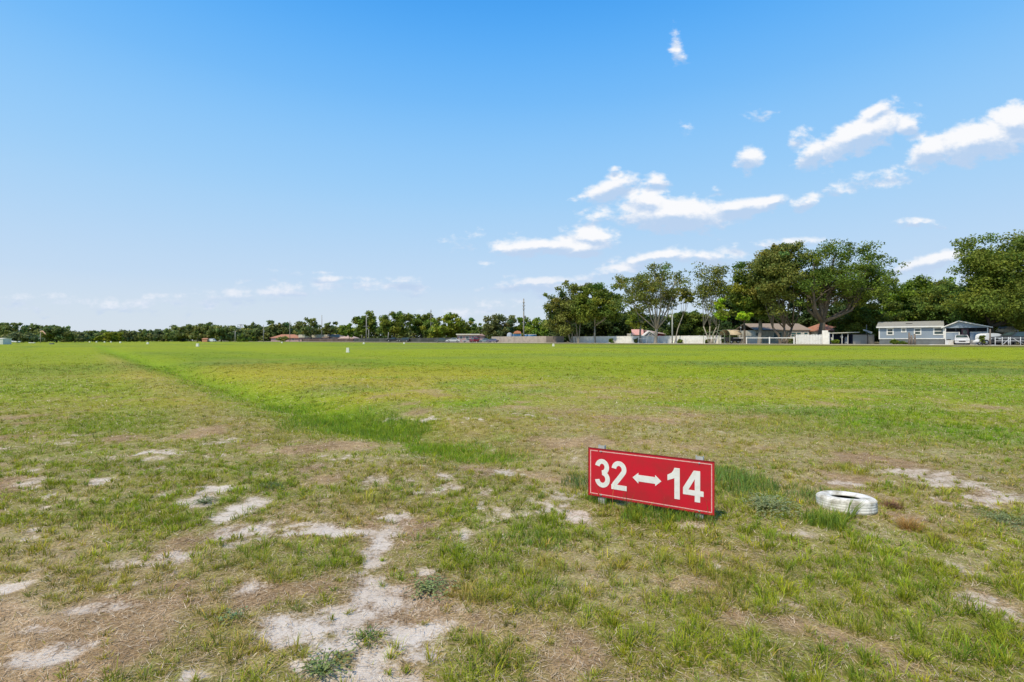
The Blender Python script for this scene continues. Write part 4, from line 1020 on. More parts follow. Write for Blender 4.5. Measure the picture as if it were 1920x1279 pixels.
# ------------------------------------------------------------------ blue mobile home
def blue_house():
    Y = 86.0; k = Y / FPX
    X0 = GX(1648, Y); z0 = tz(GX(1720, Y), Y)
    AN = R(41)
    def px(p):            # distance along the front wall, which runs parallel to the road
        t = (p - CX) / FPX
        return (t * Y - X0) / (math.cos(AN) + t * math.sin(AN))
    root = empty("mobile_home", (X0, Y, z0), "long blue-grey mobile home with white trim, tan roof and a screened gable porch", "house", rz=-AN)
    w1 = px(1771); w2 = px(1853); he = 3.05; hs = .95; D = 7.5
    MB().box(0, w1, 0, D, hs, he).build("wall", BLUE, root)
    sd_ = MB()
    z = hs + .16
    while z < he - .1: sd_.box(.16, w1 - .02, -.012, -.001, z, z + .016); z += .19
    sd_.build("siding_joints", M("blue_siding_joint", (.16, .20, .26), .7), root)
    MB().box(.06, w1 - .02, .05, D - .05, -.4, hs - .001).build("skirting", SKIRT, root)
    t = MB(); t.box(-.03, w1, -.05, -.003, hs - .06, hs + .1).box(-.03, .13, -.048, -.003, hs + .1001, he - .001).box(w1 - .14, w1 + .03, -.048, -.003, hs + .1001, he - .001); t.build("trim", WHITE, root)
    rf = MB(); gable_roof_x(rf, 0, w1 - .4, 0, D, he + .14, he + 1.0); r_ = rf.build("roof", TANROOF, root)
    MB().box(-.36, w1 - .1, -.40, -.352, he - .16, he + .06).build("fascia", WHITE, r_)
    MB().box(w1 * .42, w1 * .42 + .9, 1.6, 2.2, he + .55, he + .62).build("roof_vent", DARKW, r_)
    for (p, w, h, zc) in ((1669, 1.0, 1.25, 2.2), (1694.5, .75, .78, 2.45), (1720.5, 1.0, 1.25, 2.2), (1760, 1.4, 1.3, 2.22)):
        window(root, px(p), zc, w, h, 0, f=.17)
    # gable porch section
    p = empty("porch", (0, 0, 0), None, None); del_props(p); p.parent = root
    a, b = w1 + .05, w2
    m = MB(); m.box(a, b, -.2, D - .5, -.4, .0 + .75); m.build("porch_base", CONC, p)
    for (q0, q1) in ((a, px(1801)), (px(1817), b)):
        pm = MB(); pm.box(q0 + .1, q1 - .1, -.16, -.06, .7501, 2.02); pm.build("porch_panel", BLUE, p)
        fm = MB(); fm.box(q0 + .1, q1 - .1, -.20, -.165, 1.96, 2.06).box(q1 - .22, q1 - .1, -.20, -.165, .76, 1.95); fm.build("porch_trim", WHITE, p)
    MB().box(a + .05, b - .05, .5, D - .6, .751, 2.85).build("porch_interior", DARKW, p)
    for i in range(5): xx = a + .12 + (b - a - .3) * i / 4; MB().box(xx - .04, xx + .04, -.15, -.07, 2.0601, 2.7).build("screen_post", M("dark_post", (.04, .05, .06), .6), p)
    for xx in (a - .02, b - .14): MB().box(xx, xx + .14, -.24, -.10, .751, 2.72).build("corner_post", WHITE, p)
    d = MB().box(px(1803), px(1816), -.05, .04, .751, 2.62).build("door", M("dark_maroon_door", (.06, .03, .045), .5), p)
    MB().box(px(1806), px(1813), -.07, -.055, 1.75, 2.35).build("door_pane", GLASS, d)
    MB().lathe([(0, -.1), (.035, -.09), (.035, -.055)], 8, (px(1804), 0, 1.65), axis='y').build("handle", STEEL, d)
    MB().box(a, b, -.18, .3, 2.7201, 2.84).build("lintel", BLUE, p)
    xm = (a + b) / 2 - .9
    MB().prism([(a, -.12, 2.8402), (b, -.12, 2.8402), (b, -.12, 2.9), (xm, -.12, 3.72), (a, -.12, 2.9)], (0, D, 0)).build("gable_wall", BLUE, p)
    g = MB(); th = .16
    g.prism([(a - .5, -.45, 2.82), (xm, -.45, 3.92), (xm, -.45, 3.92 - th), (a - .5, -.45, 2.82 - th)], (0, .14, 0))
    g.prism([(b + .5, -.45, 2.82), (xm, -.45, 3.92), (xm, -.45, 3.92 - th), (b + .5, -.45, 2.82 - th)], (0, .14, 0)); g.build("gable_trim", WHITE, p)
    g = MB()
    g.prism([(a - .5, -.30, 2.83), (xm, -.30, 3.93), (b + .5, -.30, 2.83), (b + .5, -.30, 2.72), (xm, -.30, 3.80), (a - .5, -.30, 2.72)], (0, D, 0)); g.build("porch_roof", TANROOF, p)
def del_props(o):
    for k in ("label", "category", "group"):
        if k in o: del o[k]
blue_house()

# ------------------------------------------------------------------ cream house, terracotta roof and sheds behind the front fence
def cream_house():
    Y = 108.0; k = Y / FPX; X0 = GX(1416, Y); z0 = tz(X0, Y)
    root = empty("cream_house", (X0, Y, z0), "cream bungalow with grey-brown shingle roof and teal windows behind twisted trees", "house")
    def px(p): return (p - 1416) * k
    he = PZ(619, Y) - z0; hr = PZ(607, Y) - z0
    w = px(1514); D = 9
    MB().box(0, px(1476), 0, D, -.3, he).build("wall", CREAM, root)
    MB().box(px(1476) + .01, w, -.6, D - .6, -.3, he - .02).build("wall", M("white_house_wall", (.68, .67, .63), .7, scale=2, dirt=(.58, .57, .53)), root, label="whiter right-hand wall")
    rf = MB(); gable_roof_x(rf, 0, w, -.3, D, he + .2, hr + .2, .5); rf.build("roof", BRROOF, root)
    for (p, ww, hh, pm) in ((1419.5, .55, 1.1, GLASS), (1458, 1.9, 1.1, TEAL)): window(root, px(p), he * .62, ww, hh, 0, pane=pm, f=.1)
    for (p, ww) in ((1485, 1.25), (1494.8, 1.15), (1508, 1.0)): window(root, px(p), he * .66, ww, 1.15, -.6, pane=TEAL, f=.12)
    Y = 104.0; k2 = Y / FPX; X1 = GX(1540, Y); z1 = tz(X1, Y)
    r2 = empty("terracotta_house", (X1, Y, z1), "low house with hipped terracotta roof right of the huge oak's trunk", "house")
    w2 = (1592 - 1540) * k2; he2 = PZ(620, Y) - z1; hr2 = PZ(605, Y) - z1
    MB().box(0, w2, 0, 7.6, -.3, he2 - .151).build("wall", CREAM, r2)
    m = MB(); hip_roof(m, 0, w2 * .78, 0, 7.6, he2, hr2, .5); m.build("roof", TERRA, r2)
    m = MB(); hip_roof(m, w2 * .80 + .9, w2 * 1.02, 1.0, 6.6, he2 + .1, hr2 - .6, .3); m.build("roof", M("dark_terracotta", (.20, .09, .06), .9), r2, label="darker red right end of the roof")
    window(r2, w2 * .35, he2 * .62, 1.2, .9, 0); window(r2, w2 * .7, he2 * .62, 1.0, .9, 0)
cream_house()

def sheds():
    Y = 91.5; k = Y / FPX; X0 = GX(1556, Y); z0 = tz(X0, Y)
    def px(p): return (p - 1556) * k
    def zz(y): return PZ(y, Y) - z0
    NAVY = M("navy_cloth", (.02, .03, .075), .8, scale=2, dirt=(.012, .015, .03))
    root = empty("open_shed", (X0, Y, z0), "open-fronted navy shed under a flat cream roof, right of the white picket fence", "shed")
    MB().box(0, px(1599), 1.9, 2.0, -.2, zz(627)).build("back_wall", NAVY, root)
    for p in (1557, 1598.5): MB().box(px(p) - .06, px(p) + .06, 0, 1.895, -.2, zz(627.5)).build("side_wall", NAVY, root)
    MB().prism([(px(1559), -.5, zz(625.5)), (px(1607), -.5, zz(623.8)), (px(1609), -.5, zz(622.4)), (px(1559), -.5, zz(624))], (0, 2.8, 0)).build("roof", CREAMR, root)
    for p in (1560, 1577, 1588): MB().box(px(p) - .05, px(p) + .05, -.3, -.2, -.2, zz(625.6)).build("post", WHITE, root)
    r_ = empty("life_ring", (X0 + px(1580), Y + .3, z0 + zz(632)), "small white ring hanging in the opening of the navy shed", "life ring")
    mb = MB(); n = 20; R0, r1 = .22, .06; pr = [(R0 + r1 * math.cos(t * math.pi / 3), r1 * math.sin(t * math.pi / 3)) for t in range(6)]
    mb.lathe(pr, n, axis='y', closed=True); mb.build("ring", WHITE, r_)
    MB().tube([(0, 0, .25), (0, 0, .75)], .012, 5).build("rope", WHITE, r_)
    for (p, h, lb) in ((1563, 1.3, "pale grey covered stool at the left inside the navy shed"), (1589.5, 1.35, "pale grey covered stand at the right inside the navy shed")):
        c = empty("covered_stand", (X0 + px(p), Y + .5, z0), lb, "covered stand")
        MB().lathe([(.30, -.02), (.26, .3), (.2, h * .6), (.22, h * .8), (.1, h), (0, h + .02)], 12).build("cover", M("pale_cover", (.48, .49, .50), .8, scale=5, dirt=(.3, .31, .32)), c)
        MB().lathe([(0, -.04), (.31, -.04), (.31, -.021), (0, -.021)], 12).build("base", STEEL, c)
    s2 = empty("low_shed", (X0 + px(1599.5), Y + .2, z0), "low off-white boxy shed with dark roof edge, right of the open navy shed", "shed")
    MB().box(0, px(1627) - px(1599.5), 0, 2.4, -.2, zz(627.6)).build("wall", M("offwhite_panel", (.60, .56, .51), .7, scale=2, dirt=(.52, .47, .42)), s2)
    MB().box(-.15, px(1627) - px(1599.5) + .1, -.12, 2.5, zz(627.5), zz(626)).build("roof", M("dark_roof_edge", (.10, .10, .09), .8), s2)
    s3 = empty("fence_panel", (X0 + px(1629.5), Y + .3, z0), "single cream fence panel with a dark post next to the low shed", "fence")
    MB().box(0, px(1641.5) - px(1629.5), 0, .08, -.1, zz(627.5)).build("panel", M("cream_panel", (.58, .52, .44), .75, scale=3, dirt=(.50, .45, .38)), s3)
    MB().box(-.22, -.02, -.06, .14, -.2, zz(626.5)).build("post", WOODD, s3)
    # satellite dish like white shape on a mast above
    s4 = empty("roof_antenna", (X0 + px(1636.5), Y + 1.6, z0), "white angled antenna panel on a thin mast above the cream fence panel", "antenna")
    MB().tube([(0, 0, -.2), (0, 0, zz(608))], .06, 6).build("mast", POLEM, s4)
    m = MB(); m.obox((.05, -.2, zz(621)), .82, .12, .12, Matrix.Rotation(R(17), 3, 'Y')); m.obox((.45, -.2, zz(624)), .3, .1, .09, Matrix.Rotation(R(17), 3, 'Y')); m.build("antenna_panel", WHITE, s4)
sheds()

# ------------------------------------------------------------------ red-roofed house, tarp shelter, pink trailer, distant houses
def far_buildings():
    Y = 133.0; k = Y / FPX; X0 = GX(1187, Y); z0 = tz(X0, Y)
    def px(p): return (p - 1187) * k
    def zz(y): return PZ(y, Y) - z0
    REDW = M("barn_red_wall", (.33, .03, .035), .7, scale=2, dirt=(.25, .03, .03)); SAL = M("salmon_roof", (.62, .30, .26), .7, scale=2, dirt=(.7, .55, .48))
    root = empty("red_house", (X0, Y, z0), "red house with white-edged roof and blue-grey gable, behind the white fence", "house")
    MB().box(px(1206), px(1247), 0, 8, -.2, zz(627)).build("wall", REDW, root)
    MB().box(0, px(1205.8), 1, 7, -.2, zz(625)).build("wall", CREAM, root)
    MB().prism([(px(1186), .4, zz(628)), (px(1208), .4, zz(628)), (px(1212), 3, zz(618.5)), (px(1189), 3, zz(618.5))], (0, .2, .2)).build("roof", SAL, root, label="faded salmon left roof slope")
    MB().prism([(px(1206), -1.6, zz(630)), (px(1226), -1.6, zz(630)), (px(1226), -1.6, zz(627.5)), (px(1214), -1.6, zz(621.5)), (px(1206), -1.6, zz(627))], (0, 1.5, 0)).build("gable_wall", M("lilac_wall", (.50, .52, .62), .7), root)
    m = MB()
    m.prism([(px(1203), -1.8, zz(629.5)), (px(1214), -1.8, zz(620.6)), (px(1214), -1.8, zz(622.4)), (px(1204), -1.8, zz(630.6))], (0, 2.4, 0))
    m.prism([(px(1214), -1.8, zz(620.6)), (px(1229), -1.8, zz(629)), (px(1227), -1.8, zz(629.6)), (px(1214), -1.8, zz(622.4))], (0, 2.4, 0))
    m.build("roof", WHITE, root, label="white gable roof over the entrance")
    MB().prism([(px(1212), -.3, zz(619)), (px(1248), -.3, zz(625.2)), (px(1248), -.3, zz(627)), (px(1214), -.3, zz(622.5))], (0, 8.6, 0)).build("roof", M("pale_pink_roof", (.72, .60, .58), .6), root, label="long pale right roof slope")
    window(root, px(1216), zz(627), .8, .6, -1.6, pane=GLASS, sash=False)
    # tan tarp shelter
    Y = 103.0; k = Y / FPX; X0 = GX(1366, Y); z0 = tz(X0, Y)
    def zz(y): return PZ(y, Y) - z0
    root = empty("tarp_shelter", (X0, Y, z0), "arched shelter with a tan tarp roof and green open hoops behind the rail fence", "shelter")
    V = []; n = 12; x0, x1 = -6 * k, 16 * k; zt = zz(618)
    def hoop(x, y0=-2.2, y1=3.2, top=zt, low=zz(628)): return [(x, (y0 + y1) / 2 - math.cos(math.pi * i / n) * (y1 - y0) / 2, low + math.sin(math.pi * i / n) * (top - low)) for i in range(n + 1)]
    a, b = hoop(x0), hoop(x1); mb = MB(); vs = a + b + [(p[0], p[1], p[2] - .05) for p in a] + [(p[0], p[1], p[2] - .05) for p in b]
    q = n + 1; fs = []
    for i in range(n): fs += [(i, i + 1, q + i + 1, q + i), (2*q + i, 3*q + i, 3*q + i + 1, 2*q + i + 1), (i, 2*q+i, 2*q+i+1, i+1), (q+i, q+i+1, 3*q+i+1, 3*q+i)]
    mb.add(vs, fs, True).build("tarp", M("tan_tarp", (.50, .40, .26), .8, scale=2, dirt=(.38, .30, .19)), root)
    for j in range(4):
        x = x0 - 3.4 * (j / 3) ; mb = MB(); mb.tube(hoop(x, top=zt * (1 - .06 * j)), .05, 5, False)
        for yy in (-2.2, 3.2): mb.tube([(x, yy, -.3), (x, yy, zz(628))], .05, 5)
        mb.build("hoop", M("green_pipe", (.16, .22, .12), .6), root)
    for x in (x0, x1): MB().box(x - .06, x + .06, -2.16, -2.05, -.3, zz(628)).build("post", WOODD, root)
    tr = empty("utility_trailer", (X0 + 1.0, Y - .3, z0), "dark low trailer parked under the tan tarp shelter", "trailer")
    MB().box(-1.9, 1.5, -.8, .8, .45, 1.35).build("bed", M("dark_trailer", (.035, .035, .04), .6), tr)
    for x in (-.9, .5): wheel(tr, x, -.85, .36, .2)
    # pink trailer home
    Y = 172.0; k = Y / FPX; X0 = GX(857, Y); z0 = tz(X0, Y)
    def zz(y): return PZ(y, Y) - z0
    root = empty("pink_trailer_home", (X0, Y, z0), "pink trailer home with a flat cream roof, left of the brown wooden fence", "house")
    w = 50 * k
    MB().box(0, w, 0, 6, -.2, zz(628.4)).build("wall", PINK, root)
    MB().box(-.3, w * .86, -.5, 6.3, zz(628.4) + .001, zz(626)).build("roof", CREAMR, root)
    MB().prism([(w * .80, -.55, zz(628.3)), (w * 1.04, -.55, zz(630)), (w * .92, -.55, zz(626))], (0, 6, 0)).build("gable_wall", PINK, root)
    for q in (.15, .38, .6): window(root, w * q, zz(633), 1.2, 1.0, 0, pane=GLASS)
    MB().box(w * .75, w * .75 + .95, -.06, -.002, 0, 2.0).build("door", M("brown_door", (.2, .1, .08), .6), root)
    # distant roofs
    for (a, b, ty, ey, Y, kind, mat, wl, lb) in ((508, 560, 627, 633.5, 300, "hip", TERRA, PINK, "far house with a broad terracotta hip roof behind the olive bush"),
                                                 (562, 613, 627.5, 632.5, 290, "flat", CREAMR, PINK, "far flat-roofed pale house with posts under the ragged oaks"),
                                                 (605, 642, 626.5, 632.5, 286, "hip", BRROOF, PINK, "far house with a brown roof left of the pinkish one"),
                                                 (636, 663, 627.5, 634.5, 262, "hip", M("pink_tile_roof", (.52, .38, .32), .9, scale=2, dirt=(.4, .25, .2)), PINK, "far low house with pinkish tile roof left of the grey fence")):
        k = Y / FPX; X0 = GX(a, Y); z0 = tz(X0, Y)
        root = empty("distant_house", (X0, Y, z0), lb, "house", "houses beyond the far side of the field")
        w = (b - a) * k; he = PZ(ey, Y) - z0; hr = PZ(ty, Y) - z0; D = 9
        MB().box(0, w, 0, D, -.3, he - .16).build("wall", wl, root)
        m = MB()
        if kind == "hip": hip_roof(m, 0, w, 0, D, he, hr, .6)
        else: m.box(-.5, w + .5, -.6, D, he - .15, hr)
        m.build("roof", mat, root)
        for q in (.2, .5, .8): window(root, w * q, he * .55, 1.4, 1.1, 0)
def wheel(parent, x, y, r, w, name="wheel", rimf=.58):
    t = MB().lathe([(r * .6, -w / 2), (r * .92, -w / 2), (r, -w * .32), (r, w * .32), (r * .92, w / 2), (r * .6, w / 2)], 18, (x, y, r), axis='y', closed=True).build(name, RUB, parent)
    MB().lathe([(0, -w * .42), (r * .15, -w * .46), (r * rimf, -w * .38), (r * rimf, w * .38), (0, w * .42)], 14, (x, y, r), axis='y').build("rim", RIMM, t)
    return t
far_buildings()

# ------------------------------------------------------------------ fences
def fence(label, name, ax, ay, bx, by, h, mat, step=2.4, style="panel", pmat=None, grp=None, board=.14, rails=(.95,), postw=.12, skip=()):
    z0 = tz(ax, ay); L = math.hypot(bx - ax, by - ay); ang = math.atan2(by - ay, bx - ax)
    root = empty(name, (ax, ay, 0), label, "fence", grp, rz=ang)
    n = max(1, int(round(L / step))); pm = pmat or mat
    def gz(t): return tz(ax + (bx - ax) * t, ay + (by - ay) * t)
    if style == "panel":
        m = MB()
        nb = max(1, int(L / board)); 
        if nb > 420: nb = 420
        for i in range(nb):
            x0 = L * i / nb; x1 = L * (i + 1) / nb - .012; g = gz((i + .5) / nb); y = rnd.uniform(-.012, .012)
            m.box(x0, x1, y - .012, y + .012, g - .05, g + h * rnd.uniform(.985, 1.01))
        m.build("boards", mat, root)
        m = MB()
        for i in range(n):
            a, b = L * i / n, L * (i + 1) / n; g = (gz(i / n) + gz((i + 1) / n)) / 2
            for q in (.2, .8): m.box(a + .001, b - .001, .03, .07, g + h * q - .05, g + h * q + .05)
        m.build("rails", mat, root)
    elif style == "vinyl":
        m = MB()
        for i in range(n):
            a, b = L * i / n, L * (i + 1) / n; g = (gz(i / n) + gz((i + 1) / n)) / 2
            m.box(a + .06, b - .06, -.02, .02, g + .05, g + h - .08); m.box(a + .06, b - .06, -.04, .04, g + h - .08, g + h); m.box(a + .06, b - .06, -.035, .035, g - .05, g + .05)
            j = a + .2
            while j < b - .1: m.box(j, j + .02, -.026, -.0201, g + .06, g + h - .09); j += .3
        m.build("panels", mat, root)
    elif style == "rail":
        m = MB()
        for i in range(n):
            if i in skip: continue
            a, b = L * i / n, L * (i + 1) / n; g0, g1 = gz(i / n), gz((i + 1) / n)
            for q in rails: m.prism([(a + .06, -.04, g0 + h * q - .07), (b - .06, -.04, g1 + h * q - .07), (b - .06, -.04, g1 + h * q + .07), (a + .06, -.04, g0 + h * q + .07)], (0, .06, 0))
        m.build("rails", mat, root)
    for i in range(n + 1):
        if i > 98: break
        x = L * i / n; g = gz(i / n); hh = h + (.08 if style != "panel" else .0)
        MB().box(x - postw / 2, x + postw / 2, -postw / 2 + .0303 * (style == "panel"), postw / 2 + .0303 * (style == "panel"), g - .3, g + hh).build("post", pm, root)
    return root
def on(px, s): Y = lineY(px, s); return GX(px, Y), Y
A, B = on(664, 1.5), on(858, 1.5); fence("long dark grey fence from the pinkish far house to the silver car", "grey_fence", *A, *B, 1.6, GREYF, 3.5, "panel", board=.5)
A, B = on(566, 8), on(662, 5); fence("low reddish-brown fence before the far flat-roofed houses", "brown_fence", *A, *B, 1.5, M("reddish_fence", (.11, .075, .065), .85, scale=.3, dirt=(.20, .15, .13)), 5, "panel", board=.8)
A, B = on(922, 1.5), on(1024, 1.5); fence("pale weathered wooden board fence right of the parked cars", "wooden_fence", *A, *B, 1.9, WOODF, 2.4, "panel")
A, B = on(1024.5, 1.5), on(1057, 1.5); fence("darker weathered end of the wooden fence, left of the leaning trees", "wooden_fence", *A, *B, 1.9, WOODD, 2.4, "panel")
A, B = on(1072, 2), on(1352, 2); fence("long white vinyl privacy fence behind the row of pale-trunked trees", "vinyl_fence", *A, *B, 1.75, VINYL, 2.4, "vinyl")
A, B = on(1396, 3.5), on(1428, 3.5); fence("short white fence section left of the cream house", "vinyl_fence", *A, *B, 1.6, VINYL, 2.4, "vinyl")
A, B = on(1285, -1), on(1489, -1); fence("white rail fence with square posts before the tarp shelter and cream house", "rail_fence", *A, *B, 1.28, WHITE, 4.6, "rail", rails=(.92,), postw=.2)
A, B = on(1197, -.6), on(1213, -.6); fence("two-post white rail fence at the foot of the small forked tree", "rail_fence", *A, *B, 1.2, WHITE, 3.2, "rail", rails=(.9,), postw=.14)
def picket():
    A, B = on(1492, -.2), on(1541, -.2); ax, ay = A; bx, by = B
    L = math.hypot(bx - ax, by - ay); root = empty("picket_fence", (ax, ay, tz(ax, ay)), "white picket fence with tall pointed boards below the huge oak", "fence", rz=math.atan2(by - ay, bx - ax))
    n = 17
    for i in range(n):
        x = L * (i + .5) / n; hh = 1.86 * rnd.uniform(.97, 1.02); w = L / n * .42
        MB().prism([(x - w, -.02, -.1), (x + w, -.02, -.1), (x + w, -.02, hh - .12), (x, -.02, hh), (x - w, -.02, hh - .12)], (0, .03, 0)).build("picket", WHITE, root)
    for z in (.35, 1.4): MB().box(-.05, L + .05, .015, .06, z - .05, z + .05).build("rail", WHITE, root)
    MB().box(-.28, -.1, -.1, .1, -.2, 1.9).build("post", WOODD, root)
    C_, D_ = on(1541.5, 0), on(1555.5, 0); L2 = math.hypot(D_[0] - C_[0], D_[1] - C_[1])
    r2 = empty("gate_panel", (C_[0], C_[1], tz(*C_)), "taller solid white panel closing the right end of the picket fence", "fence", rz=math.atan2(D_[1] - C_[1], D_[0] - C_[0]))
    MB().box(0, L2 * .8, -.03, .03, -.1, 2.55).build("panel", VINYL, r2); MB().box(L2 * .8 + .01, L2, -.1, .1, -.2, 2.2).build("post", WHITE, r2)
picket()

# ------------------------------------------------------------------ utility poles and lights
def pole(label, px, top, Y, r=.15, arms=(), mat=POLEM, tr=False, name="utility_pole", lean=0, arm_w=1.1):
    X = GX(px, Y); z0 = tz(X, Y); H = PZ(top, Y) - z0
    root = empty(name, (X, Y, z0), label, "utility pole")
    MB().tube([(0, 0, -.3), (lean * .5, 0, H * .5), (lean, 0, H)], [r, r * .85, r * .7], 8).build("pole", mat, root)
    for (py, w) in arms:
        z = PZ(py, Y) - z0; a = MB().box(-w, w, -r - .12, -r - .001, z - .06, z + .06).build("crossarm", mat, root)
        ins = MB()
        for q in (-.85, -.3, .45, .9): ins.lathe([(0, 0), (.05, .02), (.06, .1), (.03, .18), (0, .19)], 6, (w * q, -r - .06, z + .061))
        ins.build("insulator", STEEL, a)
    if tr: MB().lathe([(0, 0), (.25, 0), (.25, .75), (.2, .85), (0, .88)], 10, (.42, 0, PZ(tr, Y) - z0)).build("transformer", STEEL, root)
    return root
pole("pale utility pole with a low crossarm in front of the upright dark tree", 687, 591, lineY(687, 2), .26, ((612, 1.2),), tr=619)
pole("short bare post just right of the pale crossarm pole", 691.5, 618, lineY(691, 2.5), .2)
pole("thin tall pole rising out of the dark round-topped tree", 808, 580, lineY(808, 15), .17, ((584, .4),))
pole("tallest utility pole, with small side arms, behind the wooden fence", 982, 560, lineY(982, 2.4), .24, ((568, .35), (574, .45), (580, .35)), tr=597)
pole("pale distant pole in front of the dense rounded oak", 494, 609, 270, .22, tr=623)
pole("slim distant pole left of the two small conifers", 441, 620, 270, .25)
pole("distant pole between the dense oak and the ragged oak", 543.5, 601, 280, .2, ((605, 1.0),))
pole("distant mast standing above the flat brown roofs", 603.5, 591, 330, .28, name="mast")
pole("slightly leaning pale stump-like post under the large round oak", 727, 623, lineY(727, -.5), .2, lean=.35, name="wooden_post")
pole("thin pole among the bushes left of the large round oak's grey fence", 678.5, 628, lineY(678, 2.5), .14, name="wooden_post")
pole("dark thin post right of the leaning trees at the white fence", 1078.5, 626, lineY(1078, -.4), .1, mat=WOODD, name="wooden_post")
pole("dark slim post against the white rounded trailer at the right edge", 1856.5, 617, 70.5, .11, mat=WOODD, name="wooden_post")
pole("grey slim pole behind the tan tarp shelter", 1389, 608, lineY(1389, 3.2), .09, name="wooden_post")
def lattice():
    Y = 420.0; X = GX(452, Y); z0 = tz(X, Y); H = PZ(608, Y) - z0
    root = empty("lattice_tower", (X, Y, z0), "faint distant lattice transmission tower above the small conifers", "tower")
    m = MB(); w = 2.2
    for sx in (-1, 1):
        for sy in (-1, 1): m.tube([(sx * w, sy * w, 0), (sx * .5, sy * .5, H)], .16, 4)
    m.build("leg", STEEL, root); m = MB()
    for i in range(7):
        q = i / 7; a = w + (.5 - w) * q; b = w + (.5 - w) * (q + 1 / 7)
        m.tube([(-a, -a, H * q), (b, -b, H * (q + 1 / 7))], .1, 4); m.tube([(a, -a, H * q), (-b, -b, H * (q + 1 / 7))], .1, 4)
    m.build("bracing", STEEL, root); m = MB()
    for q in (.78, .97): m.box(-3.2, 3.2, -.15, .15, H * q - .15, H * q + .15)
    m.build("crossarm", STEEL, root)
lattice()
def street_light():
    X, Y = on(1260.5, -.2); z0 = tz(X, Y); k = Y / FPX
    root = empty("street_light", (X, Y, z0), "tall pale street light pole with a curved arm, left of the lacy slim tree", "street light")
    H = PZ(566, Y) - z0
    MB().tube([(0, 0, -.3), (0, 0, H)], [.17, .12], 10).build("pole", M("pale_concrete_pole", (.50, .50, .46), .8, scale=2, dirt=(.4, .4, .36)), root)
    za = PZ(578, Y) - z0
    MB().tube([(0, 0, za), (.9, 0, za + .55), (1.7, 0, za + 1.05), (2.0, 0, za + 1.1)], .045, 6).build("arm", STEEL, root)
    MB().lathe([(0, -.1), (.18, -.08), (.2, .05), (.1, .14), (0, .15)], 10, (2.1, 0, za + 1.1)).build("lamp_head", STEEL, root)
    b = MB().lathe([(0, -.3), (.2, -.25), (.25, 0), (.2, .25), (0, .3)], 12, (-.5, -.05, PZ(593, Y) - z0)).build("lamp_globe", WHITE, root)
    MB().tube([(0, 0, PZ(592, Y) - z0), (-.4, -.05, PZ(593, Y) - z0)], .035, 5).build("bracket", STEEL, root)
street_light()
def yard_lamp():
    X, Y = on(1389, 1.2); z0 = tz(X, Y)
    root = empty("yard_lamp", (X, Y, z0), "small white-headed lamp on a pole right of the tan tarp shelter", "lamp")
    H = PZ(613, Y) - z0
    MB().tube([(0, 0, -.2), (0, 0, H - .3)], .06, 6).build("pole", STEEL, root)
    MB().lathe([(0, -.2), (.16, -.15), (.2, .02), (.1, .18), (0, .2)], 10, (0, 0, H - .12)).build("lamp_head", WHITE, root)
yard_lamp()
def windsock():
    Y = 250.0; X = GX(76, Y); z0 = tz(X, Y); k = Y / FPX; H = PZ(621.5, Y) - z0
    root = empty("windsock", (X, Y, z0), "faded orange windsock drooping from a pale pole at the far left", "windsock")
    MB().tube([(0, 0, -.2), (0, 0, H)], [.13, .09], 8).build("pole", M("pale_pink_pole", (.55, .42, .36), .7), root)
    OR_ = M("faded_orange_cloth", (.66, .36, .20), .8, scale=3, dirt=(.7, .6, .5))
    MB().tube([(.1, 0, H - .15), (1.1, 0, H + .05), (1.9, 0, H - .5), (2.6, 0, H - 1.5)], [.42, .36, .28, .2], 10, False).build("sock", OR_, root)
    MB().lathe([(.40, -.03), (.44, -.03), (.44, .03), (.40, .03)], 12, (.1, 0, H - .15), closed=True).build("hoop", STEEL, root)
    MB().tube([(0, 0, H * .4), (-.9, 0, H * .42)], .07, 5).build("wind_vane", WHITE, root)
windsock()

# ------------------------------------------------------------------ vehicles
PROF = {
 "sedan": ([(-2.3, .32), (-2.36, .72), (-2.25, .93), (-1.55, 1.0), (-.95, 1.40), (.25, 1.43), (1.05, 1.0), (2.15, .84), (2.36, .6), (2.3, .28)], [(-1.42, 1.0), (-.88, 1.34), (.22, 1.37), (.92, 1.0)], .33, .9, (-1.4, 1.42)),
 "suv": ([(-2.3, .42), (-2.36, 1.0), (-2.18, 1.62), (-1.8, 1.74), (.2, 1.72), (.98, 1.18), (2.05, 1.05), (2.34, .78), (2.28, .36)], [(-2.08, 1.12), (-1.78, 1.62), (.16, 1.62), (.82, 1.14)], .38, .95, (-1.4, 1.42)),
 "pickup": ([(-2.75, .5), (-2.78, 1.12), (-1.0, 1.12), (-.95, 1.72), (-.6, 1.86), (.55, 1.84), (1.3, 1.28), (2.45, 1.16), (2.72, .85), (2.68, .42)], [(-.8, 1.22), (-.56, 1.74), (.5, 1.74), (1.12, 1.24)], .42, 1.0, (-1.7, 1.75)),
 "van": ([(-2.8, .4), (-2.82, 2.4), (-2.7, 2.6), (1.5, 2.6), (1.9, 2.35), (2.4, 1.4), (2.75, 1.15), (2.8, .4)], [(1.0, 1.5), (1.0, 2.2), (1.75, 2.2), (2.15, 1.5)], .4, 1.05, (-1.8, 1.9)),
}
